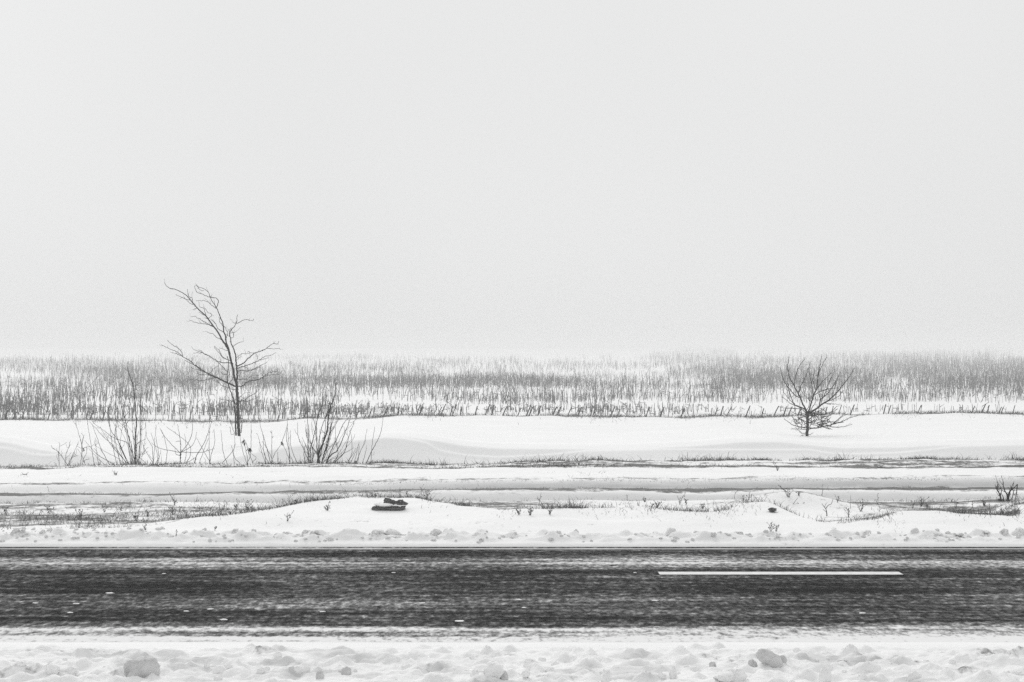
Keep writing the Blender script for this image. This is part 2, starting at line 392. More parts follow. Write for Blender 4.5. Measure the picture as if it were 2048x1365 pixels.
# ------------------------------------------------------------------ haze
def box(name, a, b):
    V = [(x, y, z) for x in (a[0], b[0]) for y in (a[1], b[1]) for z in (a[2], b[2])]
    Q = [(0, 1, 3, 2), (4, 6, 7, 5), (0, 4, 5, 1), (2, 3, 7, 6), (0, 2, 6, 4), (1, 5, 7, 3)]
    return mesh_np(name, V, Q)
hm = bpy.data.materials.new('blowing snow haze'); hm.use_nodes = True; hn = hm.node_tree; hn.nodes.clear()
hv = hn.nodes.new('ShaderNodeVolumePrincipled'); hv.inputs['Color'].default_value = (.88, .882, .882, 1); hv.inputs['Density'].default_value = .0024
ho = hn.nodes.new('ShaderNodeOutputMaterial'); hn.links.new(hv.outputs[0], ho.inputs['Volume'])
hz = link('haze', box('haze', (-1320, -270, -1.7), (1320, 1420, 6.2)), hm); hz['kind'] = 'stuff'

# ------------------------------------------------------------------ plants traced as stems
def build_plant(name, loc, lines, d0, mat_main, wood_w, cat, label, group=None, leaves=(), depth=.35, spur=.5, jit=.004, sides=5):
    """lines: list of (kind, [(px,py)...], r0, r1); each line grows from the nearest earlier one.
       kind: t trunk / b branch (thing > part > sub-part: a line growing on a branch becomes its twig)"""
    root = empty(name, loc); base = np.array(loc, float)
    built = []                                  # (screen pts, depth, object, level)
    for kind, pts, r0, r1 in lines:
        P = np.array(pts, float)
        par = None; dstart = d0; att = None
        if kind != 't' and built:
            best = 1e9
            for B in built:
                q = ((B[0] - P[0]) ** 2).sum(1); k = int(q.argmin())
                if q[k] < best: best = q[k]; par = B; dstart = B[1][k]; att = B[0][k]; rp = B[4][k]
            if best > 14 ** 2: par = None; dstart = d0 + random.uniform(-.15, .15)
            else: P = np.vstack([att, P]) if best > 2 else P
        seg = np.concatenate([[0], np.cumsum(np.linalg.norm(np.diff(P, axis=0), axis=1))])
        Ls = seg[-1] * d0 / F
        slope = random.uniform(-depth, depth) if kind != 't' else random.uniform(-.05, .05)
        dep = dstart + slope * Ls * (seg / max(seg[-1], 1e-6))
        Wd = np.array([W(p[0], p[1], dd) for p, dd in zip(P, dep)])
        C = smooth_line(Wd, max(.03, Ls / 40), jit)
        R = np.linspace(r0, r1, len(C)) if kind != 't' else r0 + (r1 - r0) * np.linspace(0, 1, len(C)) ** .8
        g = Geo(); g.tube(C - base, R, sides)
        for _ in range(int(spur * Ls * 4.5 + random.random() * spur)):            # small side spurs
            k = random.randrange(len(C) // 4, len(C)) if len(C) > 4 else len(C) - 1
            T = C[min(k + 1, len(C) - 1)] - C[max(k - 1, 0)]; T = T / (np.linalg.norm(T) + 1e-9)
            dv = T * random.uniform(.3, 1.1) + rng.normal(0, .55, 3) + np.array([0, 0, .35]); dv /= np.linalg.norm(dv)
            ln = random.uniform(.04, .16)
            sp = smooth_line([C[k], C[k] + dv * ln * .5 + rng.normal(0, .012, 3), C[k] + dv * ln + np.array([0, 0, .015])], .04)
            g.tube(sp - base, np.linspace(max(.0034, R[k] * .6), .0028, len(sp)), 3)
        if kind == 't': nm, pr = 'trunk', root
        elif par is None or par[3] == 't': nm, pr = 'branch', root
        else: nm, pr = 'twig', par[2]
        o = link(nm, g.mesh(nm), mat_main if kind != 't' else wood_w, pr)
        rec_o = o if nm != 'twig' else par[2]
        sc = np.stack([1024 + C[:, 0] * F / C[:, 1], YH + (H - C[:, 2]) * F / C[:, 1]], 1)
        built.append((sc, C[:, 1], rec_o, 't' if nm == 'trunk' else 'b', R))
    for (px, py, s) in leaves:
        g = Geo()
        for q in range(5):
            c = W(px + random.uniform(-2, 2), py + random.uniform(-4, 4), d0 + random.uniform(-.03, .03)) - base
            a = rng.normal(0, 1, 3); a[2] = -abs(a[2]) - .8; a /= np.linalg.norm(a); b = np.cross(a, rng.normal(0, 1, 3)); b /= np.linalg.norm(b)
            n_ = np.cross(a, b); l = s * random.uniform(.7, 1.2)
            V = [c, c + a * l * .4 + b * l * .22 + n_ * l * .1, c + a * l, c + a * l * .45 - b * l * .2 + n_ * l * .1]
            g.add(V, [(0, 1, 2, 3)])
        link('leaf', g.mesh('leaf', False), M['leaf'], root)
    thing(root, label, cat, group)
    return root

def zz(o, s): return lambda pts: [(o[0] + x / s, o[1] + y / s) for x, y in pts]

# --- the bare tree on the left
A = zz((300, 540), 3.793)
TREE = [
 ('t', [(676, 1262), (675, 1240), (668, 1120), (664, 1000), (660, 900), (656, 868)], .050, .036),
 ('t', [(652, 1258), (652, 1240), (648, 1120), (640, 1010), (620, 950), (600, 880), (588, 830), (588, 780), (593, 740), (595, 700), (590, 655)], .028, .008),
 ('b', [(656, 868), (640, 830), (632, 760), (615, 690), (595, 610), (570, 565), (540, 520), (500, 455), (460, 400), (420, 345), (370, 305), (325, 250), (290, 210), (250, 175), (215, 155), (150, 140), (125, 120), (113, 98)], .034, .004),
 ('b', [(658, 868), (662, 780), (655, 720), (650, 660), (635, 600), (618, 560), (612, 520), (605, 490), (615, 460), (640, 430), (655, 400), (660, 370), (668, 342)], .028, .004),
 ('b', [(614, 690), (595, 600), (578, 545), (570, 500), (560, 470), (557, 430), (540, 380), (520, 320), (503, 285), (480, 250), (460, 215), (440, 170), (415, 150), (370, 130), (345, 108)], .024, .003),
 ('b', [(503, 285), (516, 255), (515, 225), (490, 212), (455, 210), (420, 195), (385, 180), (355, 165), (342, 140), (340, 125), (352, 120), (375, 150), (410, 163)], .009, .003),
 ('b', [(497, 290), (470, 270), (440, 245), (410, 235), (352, 235)], .007, .003),
 ('b', [(325, 250), (318, 215), (292, 200), (285, 145)], .006, .003),
 ('b', [(290, 228), (240, 208), (195, 186)], .007, .003),
 ('b', [(325, 265), (290, 245), (275, 232)], .006, .003),
 ('b', [(375, 305), (360, 290), (330, 302)], .006, .003),
 ('b', [(460, 400), (430, 355), (405, 340), (370, 320)], .006, .003),
 ('b', [(425, 345), (410, 300), (375, 278), (372, 262)], .006, .003),
 ('b', [(440, 370), (467, 345), (462, 330), (445, 330), (430, 310), (405, 278)], .006, .003),
 ('b', [(480, 435), (440, 415), (400, 410), (340, 398), (295, 380)], .008, .003),
 ('b', [(472, 425), (430, 405), (380, 375), (345, 358), (310, 353)], .008, .003),
 ('b', [(555, 470), (520, 450), (490, 400), (460, 375)], .008, .004),
 ('b', [(540, 530), (510, 515), (480, 490), (455, 485), (432, 467)], .008, .003),
 ('b', [(556, 430), (530, 400), (525, 365)], .007, .003),
 ('b', [(578, 520), (590, 480), (570, 440), (556, 420)], .007, .003),
 ('b', [(600, 500), (608, 450), (595, 460)], .006, .003),
 ('b', [(612, 520), (635, 510), (628, 480), (610, 440)], .006, .003),
 ('b', [(656, 885), (600, 862), (550, 840), (500, 815), (450, 790), (400, 765), (350, 730), (300, 690), (250, 660), (200, 635), (165, 625)], .026, .004),
 ('b', [(250, 658), (240, 625), (205, 590), (170, 570), (140, 545), (132, 530)], .008, .003),
 ('b', [(240, 652), (215, 630), (150, 600), (85, 570)], .007, .003),
 ('b', [(380, 755), (330, 720), (280, 695), (262, 683)], .007, .003),
 ('b', [(500, 818), (450, 800), (400, 795), (345, 785)], .007, .003),
 ('b', [(440, 792), (380, 765), (330, 750), (308, 738)], .008, .003),
 ('b', [(590, 860), (540, 835), (480, 805), (430, 780)], .010, .004),
 ('b', [(650, 910), (620, 905), (560, 885), (525, 860), (510, 835)], .009, .004),
 ('b', [(505, 820), (440, 830), (390, 842), (305, 830)], .007, .003),
 ('b', [(628, 710), (590, 705), (530, 700), (490, 680), (450, 655), (410, 635), (365, 603)], .013, .003),
 ('b', [(440, 652), (390, 630), (330, 635)], .006, .003),
 ('b', [(400, 628), (360, 615), (325, 602)], .006, .003),
 ('b', [(588, 780), (560, 745), (520, 705), (490, 690)], .009, .004),
 ('b', [(455, 788), (480, 755), (520, 728)], .005, .003),
 ('b', [(612, 690), (570, 675), (540, 650), (515, 620), (485, 585)], .009, .003),
 ('b', [(565, 672), (545, 650), (520, 605), (490, 580)], .006, .003),
 ('b', [(598, 618), (560, 605), (525, 590)], .006, .003),
 ('b', [(588, 800), (560, 790), (535, 775)], .006, .003),
 ('b', [(600, 860), (625, 830), (640, 800)], .009, .005),
 ('b', [(656, 732), (700, 715), (740, 680), (770, 650), (800, 630), (850, 615), (890, 590), (930, 562), (965, 565), (980, 540)], .016, .003),
 ('b', [(850, 612), (900, 598), (950, 602), (985, 593)], .006, .003),
 ('b', [(800, 630), (780, 630), (735, 625)], .005, .003),
 ('b', [(802, 632), (815, 660), (812, 680)], .004, .003),
 ('b', [(658, 748), (720, 730), (780, 710), (830, 685), (870, 660), (920, 648), (960, 628)], .012, .003),
 ('b', [(830, 685), (860, 680), (890, 670)], .005, .003),
 ('b', [(660, 775), (700, 762), (740, 770), (790, 750), (830, 735), (890, 698)], .010, .003),
 ('b', [(740, 768), (738, 748), (715, 735)], .005, .003),
 ('b', [(765, 762), (800, 755), (842, 735)], .005, .003),
 ('b', [(660, 888), (700, 880), (730, 855), (790, 838), (840, 825), (880, 795), (930, 775), (957, 772)], .015, .003),
 ('b', [(850, 822), (900, 800), (980, 795)], .006, .003),
 ('b', [(665, 830), (700, 830), (740, 830), (770, 805), (820, 800)], .008, .003),
 ('b', [(662, 810), (680, 795), (692, 782)], .006, .003),
 ('b', [(664, 998), (710, 992), (750, 965), (800, 935), (830, 905)], .010, .003),
 ('b', [(680, 995), (740, 998), (790, 980), (830, 960)], .007, .003),
 ('b', [(664, 975), (690, 960), (720, 930)], .006, .003),
 ('b', [(640, 1000), (600, 995), (560, 985), (520, 975)], .009, .003),
 ('b', [(655, 405), (690, 395), (720, 380), (750, 380), (780, 388), (787, 376)], .008, .003),
 ('b', [(655, 400), (640, 405), (625, 395)], .005, .003),
 ('b', [(615, 480), (635, 475), (655, 468)], .005, .003),
 ('b', [(628, 585), (660, 560), (690, 548), (710, 547)], .007, .003),
 ('b', [(650, 675), (690, 640), (730, 635), (762, 640)], .006, .003),
 ('b', [(655, 690), (675, 665), (695, 655)], .005, .003),
 ('b', [(690, 1240), (692, 1180), (690, 1060), (680, 1040)], .006, .003),
 ('b', [(690, 1235), (700, 1160), (705, 1090)], .005, .003),
 ('b', [(640, 1240), (615, 1160), (590, 1110)], .005, .003),
 ('b', [(620, 1250), (605, 1190)], .004, .003),
]
TREE = [(k, A(p), a * .85 + (.0025 if k == 'b' else 0), b + .0018) for k, p, a, b in TREE]
D_TREE = 51.0
tx = (478 - 1024) * D_TREE / F
build_plant('bare_tree', (tx, D_TREE, float(gz(tx, D_TREE))), TREE, D_TREE, M['bark'], M['bark'], 'tree',
            'leafless young tree with two dark stems and branches swept left, on the snowbank', depth=.45, spur=.85, jit=.006)

# --- the bare shrub on the right
B = zz((1500, 680), 6.204)
SHRUB = [
 ('t', [(706, 1215), (708, 1190), (715, 1080), (712, 920)], .036, .032),
 ('b', [(715, 925), (790, 880), (850, 840), (900, 795), (960, 760), (1010, 720), (1090, 640), (1180, 530), (1250, 430), (1300, 350)], .022, .004),
 ('b', [(850, 840), (880, 740), (940, 690), (1000, 620), (1060, 530), (1100, 450), (1125, 400)], .012, .003),
 ('b', [(725, 905), (760, 790), (790, 690), (825, 620), (835, 520), (850, 400), (880, 280), (882, 195)], .018, .004),
 ('b', [(832, 560), (850, 440), (880, 350), (920, 270), (952, 212)], .008, .003),
 ('b', [(830, 610), (900, 520), (960, 460), (1013, 405)], .008, .003),
 ('b', [(708, 915), (690, 860), (650, 780), (615, 700), (570, 610), (520, 520), (480, 430), (468, 330), (485, 215)], .019, .004),
 ('b', [(618, 718), (560, 690), (500, 620), (440, 550), (400, 450), (372, 340)], .010, .003),
 ('b', [(690, 860), (600, 825), (555, 805), (520, 740), (480, 620), (468, 540), (468, 470)], .012, .003),
 ('b', [(600, 690), (620, 600), (670, 500), (705, 430), (716, 355)], .008, .003),
 ('b', [(552, 580), (560, 480), (590, 370), (630, 300), (672, 245)], .009, .003),
 ('b', [(787, 690), (770, 580), (745, 460), (735, 370), (743, 285)], .009, .003),
 ('b', [(815, 620), (790, 540), (785, 470), (805, 385)], .007, .003),
 ('b', [(920, 705), (940, 640), (985, 520), (1030, 430), (1047, 372)], .008, .003),
 ('b', [(690, 865), (560, 815), (500, 790), (440, 740), (395, 705)], .009, .003),
 ('b', [(553, 805), (490, 740), (428, 668)], .006, .003),
 ('b', [(770, 780), (700, 710), (640, 640), (600, 570)], .007, .003),
 ('b', [(800, 680), (870, 650), (960, 610), (1060, 605), (1110, 580)], .007, .003),
 ('b', [(840, 650), (900, 625), (990, 612)], .005, .003),
 ('b', [(930, 775), (1030, 740), (1110, 690), (1165, 625)], .008, .003),
 ('b', [(1010, 725), (1050, 600), (1060, 540)], .005, .003),
 ('b', [(885, 745), (860, 700), (840, 650)], .006, .003),
 ('b', [(712, 930), (650, 870), (560, 850), (450, 850), (360, 830)], .007, .003),
 ('b', [(730, 910), (800, 800), (830, 740)], .007, .004),
 ('b', [(720, 1105), (850, 1090), (960, 1065), (1060, 1040), (1150, 1010), (1240, 970), (1350, 935)], .013, .003),
 ('b', [(950, 1068), (1050, 1085), (1150, 1080), (1270, 1050)], .008, .003),
 ('b', [(712, 1095), (620, 1080), (540, 1060), (470, 1015), (425, 985)], .011, .003),
 ('b', [(710, 1115), (600, 1105), (510, 1110)], .008, .003),
 ('b', [(708, 1150), (650, 1160), (600, 1120), (560, 1080)], .007, .003),
 ('b', [(710, 1170), (640, 1190), (580, 1195)], .005, .003),
 ('b', [(715, 1185), (760, 1170), (775, 1150)], .005, .003),
 ('b', [(716, 1000), (800, 940), (880, 930), (1000, 900), (1060, 840), (1100, 820)], .010, .003),
 ('b', [(716, 1040), (800, 1000), (900, 1000), (1040, 1020), (1120, 960), (1190, 900)], .009, .003),
 ('b', [(880, 1080), (900, 1030), (960, 960), (1040, 900)], .008, .003),
 ('b', [(850, 1090), (870, 1040), (890, 980), (940, 930)], .006, .003),
 ('b', [(712, 980), (640, 930), (570, 920), (500, 880)], .008, .003),
 ('b', [(712, 1030), (640, 990), (560, 990), (510, 930)], .008, .003),
 ('b', [(714, 950), (640, 960), (590, 1000), (560, 1040)], .007, .003),
 ('b', [(740, 1085), (770, 1040), (830, 1040), (880, 1020)], .007, .003),
 ('b', [(1040, 1030), (1110, 980), (1170, 940), (1260, 900)], .005, .003),
 ('b', [(900, 1075), (960, 1100), (1020, 1115)], .005, .003),
 ('b', [(1060, 1040), (1120, 1030), (1180, 1000)], .005, .003),
 ('b', [(900, 795), (960, 790), (1095, 803)], .005, .003),
 ('b', [(930, 775), (980, 800), (1040, 790)], .005, .003),
 ('b', [(870, 820), (900, 740), (920, 690)], .006, .003),
 ('b', [(700, 880), (740, 790), (715, 640)], .006, .003),
 ('b', [(640, 1060), (610, 1020), (600, 960)], .005, .003), ('b', [(600, 1080), (570, 1040), (530, 960)], .005, .003),
]
for k in range(80):                       # tangle of fine twigs round the foot
    x0 = random.choice([714, 720, 800, 880, 960, 640, 600, 850, 760, 900, 1000, 830]); y0 = random.uniform(900, 1110)
    ang = random.uniform(-2.9, .2); l = random.uniform(50, 170)
    x1 = x0 + l * math.cos(ang); y1 = y0 + l * .55 * math.sin(ang)
    SHRUB.append(('b', [(x0, y0), ((x0 + x1) / 2 + random.uniform(-14, 14), (y0 + y1) / 2 + random.uniform(-14, 14)), (x1, y1)], .0065, .0035))
SHRUB = [(k, B(p), a * 1.1 + .0025, b + .0025) for k, p, a, b in SHRUB]
D_SH = 50.5
sx = (1614 - 1024) * D_SH / F
build_plant('bare_shrub', (sx, D_SH, float(gz(sx, D_SH))), SHRUB, D_SH, M['twig'], M['bark'], 'shrub',
            'bushy leafless shrub with upswept twigs on the smooth snowbank at right', depth=.6, spur=1.1, jit=.004)

# --- stems on the grassy crest
C3 = zz((60, 700), 5.12); C4 = zz((440, 740), 5.12)
D_CR = 38.5
def crest_plant(name, conv, lines, cat, label, group=None, leaves=(), th=1.0, spur=.25, d=D_CR, depth=.4, m='stem', more=0):
    ls = []
    for ln in lines:
        r0 = (ln[0] if isinstance(ln[0], (int, float)) else .0055) * th * 1.0 + .0005; pts = ln[1] if isinstance(ln[0], (int, float)) else ln
        pp = conv(pts)
        if pts[0][1] > 900: pp = [(pp[0][0], pp[0][1] + 6)] + pp       # root goes into the ground
        ls.append(('b', pp, r0, max(.003, r0 * .33)))
    for k in range(more):                                   # finer stems of the thicket
        q = random.choice(ls[:len(lines)]); f = random.uniform(.45, .95); o_ = random.gauss(0, 3); lean_ = random.gauss(0, .06)
        p0 = q[1][0]; ls.append(('b', [(x_ + o_ + lean_ * (p0[1] - y_), p0[1] + (y_ - p0[1]) * f) for x_, y_ in q[1]], .0038, .0025))
    px = np.mean([l[1][0][0] for l in ls if l[1][0][1] > 915] or [ls[0][1][0][0]])
    x = (px - 1024) * d / F
    return build_plant(name, (x, d, float(gz(x, d))), ls, d, M[m], M[m], cat, label, group, [(*conv([(a, b)])[0], s) for a, b, s in leaves], depth, spur, .003, 4)

crest_plant('sapling_clump', C3, [
 (.020, [(1075, 1190), (1080, 900), (1090, 750), (1085, 640), (1065, 420), (1040, 320), (1005, 220), (1000, 115)]),
 (.010, [(1050, 1190), (1010, 900), (960, 660), (910, 500), (870, 400), (850, 310)]),
 (.008, [(1040, 1190), (980, 820), (930, 680), (880, 580), (850, 500)]),
 (.010, [(1110, 1185), (1130, 900), (1135, 620), (1120, 480), (1080, 370), (1075, 290)]),
 (.008, [(1010, 1180), (900, 930), (830, 830), (805, 700), (810, 570)]),
 (.007, [(1000, 1185), (870, 1000), (760, 900), (650, 780), (610, 740)]),
 (.006, [(1020, 1190), (850, 1000), (770, 880), (715, 790)]),
 (.007, [(880, 1190), (700, 1080), (630, 1010), (560, 930)]),
 (.007, [(820, 1185), (740, 1040), (680, 880), (635, 760)]),
 (.006, [(890, 1170), (850, 1000), (820, 800), (805, 600)]),
 (.006, [(930, 1190), (900, 1050), (870, 900), (885, 760), (890, 680)]),
 (.007, [(1010, 1170), (960, 1080), (900, 920), (870, 780), (845, 730)]),
 (.007, [(1080, 1150), (1000, 960), (870, 910), (720, 800), (650, 750)]),
 (.006, [(1095, 1160), (1060, 950), (1050, 770)]),
 (.006, [(1090, 1080), (1100, 900), (1115, 830)]),
 (.005, [(1100, 1120), (1160, 1050), (1210, 1000)]),
 (.005, [(1210, 1185), (1130, 1110), (1090, 1080)]),
 (.005, [(1095, 960), (1130, 940), (1190, 910)]),
 (.006, [(960, 1190), (940, 1080), (920, 980), (945, 790)]),
 (.009, [(1060, 1190), (1040, 1000), (990, 830), (900, 730)]),
 (.006, [(1135, 570), (1180, 620), (1215, 660)]),
 (.005, [(970, 790), (1000, 740), (1040, 700)]),
 ], 'shrub', 'tall clump of thin bare stems with one high whip, left of the tree', th=.95, spur=.6, more=14)
crest_plant('sapling_clump', C4, [
 (.020, [(1010, 955), (1015, 850), (1050, 760), (1090, 650), (1110, 500), (1130, 380), (1170, 280), (1190, 125)]),
 (.012, [(1040, 955), (1070, 850), (1110, 700), (1140, 560), (1200, 420)]),
 (.010, [(1005, 950), (990, 740), (985, 560), (1020, 430), (1055, 330), (1055, 230), (1080, 110)]),
 (.009, [(910, 955), (900, 800), (905, 650), (895, 480), (905, 320)]),
 (.009, [(920, 950), (930, 800), (960, 680), (975, 580), (950, 450), (960, 290)]),
 (.006, [(905, 930), (850, 800), (800, 680), (795, 540)]),
 (.009, [(1000, 930), (1020, 700), (1050, 560), (1110, 420), (1115, 200)]),
 (.012, [(1090, 945), (1150, 860), (1190, 840), (1240, 750), (1280, 640), (1320, 540), (1340, 480)]),
 (.009, [(1100, 920), (1160, 780), (1220, 650), (1260, 560), (1330, 470), (1370, 400)]),
 (.008, [(1180, 940), (1270, 850), (1310, 720), (1340, 620), (1375, 540)]),
 (.005, [(1150, 950), (1250, 870), (1370, 800)]),
 (.007, [(930, 950), (900, 830), (840, 690)]),
 (.008, [(950, 950), (955, 850), (920, 700), (910, 560)]),
 (.007, [(1000, 870), (930, 760), (880, 640), (880, 560)]),
 (.008, [(1060, 880), (1100, 780), (1140, 580), (1170, 480)]),
 (.009, [(1020, 900), (1060, 720), (1080, 560), (1060, 440)]),
 (.008, [(1050, 930), (1090, 840), (1110, 690), (1210, 520)]),
 (.006, [(870, 955), (860, 850), (880, 760)]),
 (.006, [(1170, 950), (1210, 860), (1190, 760), (1180, 560)]),
 ], 'shrub', 'dense clump of dark upright stems on the crest right of the tree', th=1.05, m='twig', spur=.6, more=18)
crest_plant('stem_plant', C3, [
 (.009, [(1535, 1170), (1540, 1060), (1540, 940), (1510, 760)]), [(1540, 1060), (1480, 1000), (1380, 890), (1330, 800)],
 (.006, [(1545, 1055), (1610, 970), (1660, 850), (1665, 680), (1665, 570)]), [(1540, 1055), (1400, 1025), (1310, 1000), (1240, 950)],
 [(1545, 1050), (1640, 1000), (1690, 930), (1705, 840)], [(1545, 1050), (1750, 1050), (1890, 1010)], [(1540, 940), (1490, 940)], [(1540, 1090), (1490, 1060), (1485, 1000)]],
 'plant', 'forked bare plant with arching arms, between the tall clump and the tree')
crest_plant('stem_plant', C3, [
 (.008, [(1690, 1170), (1700, 1100), (1780, 960), (1830, 830), (1860, 730)]), [(1840, 1160), (1835, 1000), (1835, 720)], [(1840, 1160), (1860, 1060), (1890, 950), (1885, 810)],
 [(1850, 1165), (1780, 1040), (1705, 900)], [(1730, 1170), (1770, 1060), (1830, 900)], [(1700, 1100), (1640, 1140), (1600, 1150)]], 'plant', 'crossing bare stems on the crest just left of the tree stem')
crest_plant('stem_plant', C3, [
 [(1260, 1170), (1250, 1000), (1200, 900), (1195, 840)], [(1260, 1170), (1275, 1000), (1275, 890)], [(1265, 1170), (1180, 1030), (1150, 950)], [(1300, 1170), (1320, 1100), (1290, 900), (1285, 790)],
 [(1285, 1170), (1330, 1080), (1340, 1020)], [(1310, 1170), (1300, 1050), (1240, 850)]], 'plant', 'sparse fan of fine stems close to the right side of the tall left clump')
crest_plant('stem_plant', C3, [[(1390, 1165), (1405, 1040), (1370, 880), (1340, 820)]], 'plant', 'single curved bare stem left of the forked plant with arching arms')
crest_plant('stem_plant', C3, [[(1580, 1170), (1600, 1050), (1590, 900), (1580, 860)], [(1590, 1170), (1640, 1080), (1620, 960), (1400, 790)]], 'plant', 'pair of thin stems right behind the forked plant')
crest_plant('thorny_plant', C3, [
 [(390, 1190), (300, 1060), (225, 1000)], [(300, 1170), (295, 1060), (305, 960)], [(385, 1190), (440, 1070), (495, 955)], [(360, 1190), (370, 1060), (420, 965)], [(400, 1190), (430, 1110), (470, 1090)], [(270, 1190), (250, 1150)]],
 'plant', 'low thorny bare plant, leftmost on the grassy crest', spur=2.2)
crest_plant('thorny_plant', C3, [
 [(520, 1185), (530, 1050), (525, 960), (490, 830), (460, 720)], [(570, 1185), (530, 1070), (545, 1000)], [(545, 1120), (580, 1060), (580, 1030)], [(530, 980), (550, 880)], [(560, 1130), (605, 1120)], [(545, 1010), (610, 990)]],
 'plant', 'thorny stem holding a withered leaf, second plant from the left on the crest', leaves=[(548, 1010, .05)], spur=1.2)
crest_plant('stem_plant', C3, [[(660, 1185), (630, 1000), (590, 760), (580, 650)], [(705, 1185), (680, 1030), (668, 905)]], 'plant', 'two slim stems left of the tall left clump')
crest_plant('stem_plant', C4, [
 [(275, 960), (230, 820), (200, 660)], (.006, [(335, 955), (290, 830), (265, 740), (245, 715)]), [(280, 955), (310, 880), (318, 700), (320, 540)], [(285, 960), (275, 880), (240, 700)], [(335, 945), (370, 900), (310, 850)]],
 'plant', 'stems with two hanging withered leaves below the tree', leaves=[(255, 725, .09), (290, 800, .11), (300, 820, .07)])
crest_plant('stem_plant', C4, [
 (.007, [(520, 960), (450, 700), (420, 600), (405, 510)]), (.006, [(520, 960), (560, 860), (630, 760)]), [(545, 955), (500, 840), (430, 730)], [(530, 900), (530, 770), (530, 620)], [(530, 700), (548, 680)], [(530, 650), (512, 630)],
 [(465, 950), (430, 850), (390, 680), (370, 650)], [(470, 950), (455, 850), (400, 740)], [(495, 950), (450, 850), (445, 660)], [(630, 750), (665, 650), (690, 560)]], 'plant', 'spreading stems with one shrivelled leaf on the right arm, right of the tree', leaves=[(628, 748, .09)])
crest_plant('stem_plant', C4, [
 (.006, [(715, 960), (710, 850), (680, 690), (690, 560), (680, 420)]), [(715, 955), (680, 840), (640, 760)], [(715, 960), (700, 700), (685, 560)], [(790, 955), (730, 800), (720, 620)], [(755, 955), (720, 880)]], 'plant', 'slender upright stems just left of the dense dark clump')
crest_plant('stem_plant', C4, [[(70, 950), (30, 830), (10, 620)], [(30, 950), (100, 870), (150, 790), (145, 660)], [(205, 955), (150, 900), (115, 770)], [(145, 955), (140, 860), (150, 760)]], 'plant', 'loose thin stems in front of the tree stem')
crest_plant('stem_plant', C4, [[(590, 960), (600, 900)], [(595, 960), (590, 840)], [(610, 960), (625, 920)]], 'plant', 'short tuft of twigs between the shrivelled leaf plant and the upright stems')
crest_plant('stem_plant', C4, [
 [(1400, 950), (1440, 830), (1480, 740), (1505, 600)], [(1410, 950), (1425, 830), (1420, 740)], [(1310, 945), (1350, 850), (1345, 680), (1320, 620)], [(1320, 930), (1370, 850), (1390, 800)], [(1375, 950), (1400, 860), (1420, 760)], [(1340, 950), (1380, 860), (1410, 790)]],
 'plant', 'fan of short fine stems just right of the dense dark clump', leaves=[(1382, 935, .05)])
crest_plant('stem_plant', C4, [(.008, [(1500, 955), (1560, 820), (1630, 690), (1655, 600), (1670, 500)]), [(1545, 950), (1560, 750), (1585, 580)], [(1460, 950), (1490, 850), (1500, 775)]], 'plant', 'right-leaning bare stems at the right end of the row of stems')
I1 = lambda p: p
for pts, lab in (([(1375, 924), (1375, 904)], 'short upright reed stub standing alone on the crest in the right half'),
                 ([(1454, 923), (1456, 912), (1458, 903)], 'short reed stub tilting right on the crest, right of the upright stub'),
                 ([(1329, 922), (1331, 914)], 'tiny stub just left of the upright reed stub')):
    crest_plant('reed_stub', I1, [pts], 'plant', lab, spur=0)

# ------------------------------------------------------------------ stubble field
def stalk_geo(g, x, y, z, h, r, lean, leaf=False, bend=None):
    lx, ly = lean
    P = np.array([[x, y, z - .03], [x + lx * h * .5, y + ly * h * .5, z + h * .52], [x + lx * h, y + ly * h, z + h]])
    if bend is not None:
        P = np.vstack([P, P[-1] + np.array(bend) * h])
    g.tube(P, np.linspace(r, r * .8, len(P)), 3)
    if leaf:
        k = random.uniform(.3, .9); b = np.array([x + lx * h * k, y + ly * h * k, z + h * k]); a = random.uniform(0, 6.28); l = random.uniform(.1, .25)
        dv = np.array([math.cos(a), math.sin(a) * .5, random.uniform(-.5, .7)]) * l
        w = np.array([0, .008, .012]); g.add([b - w, b + w, b + dv + w * .4, b + dv - w * .4], [(0, 1, 2, 3)])

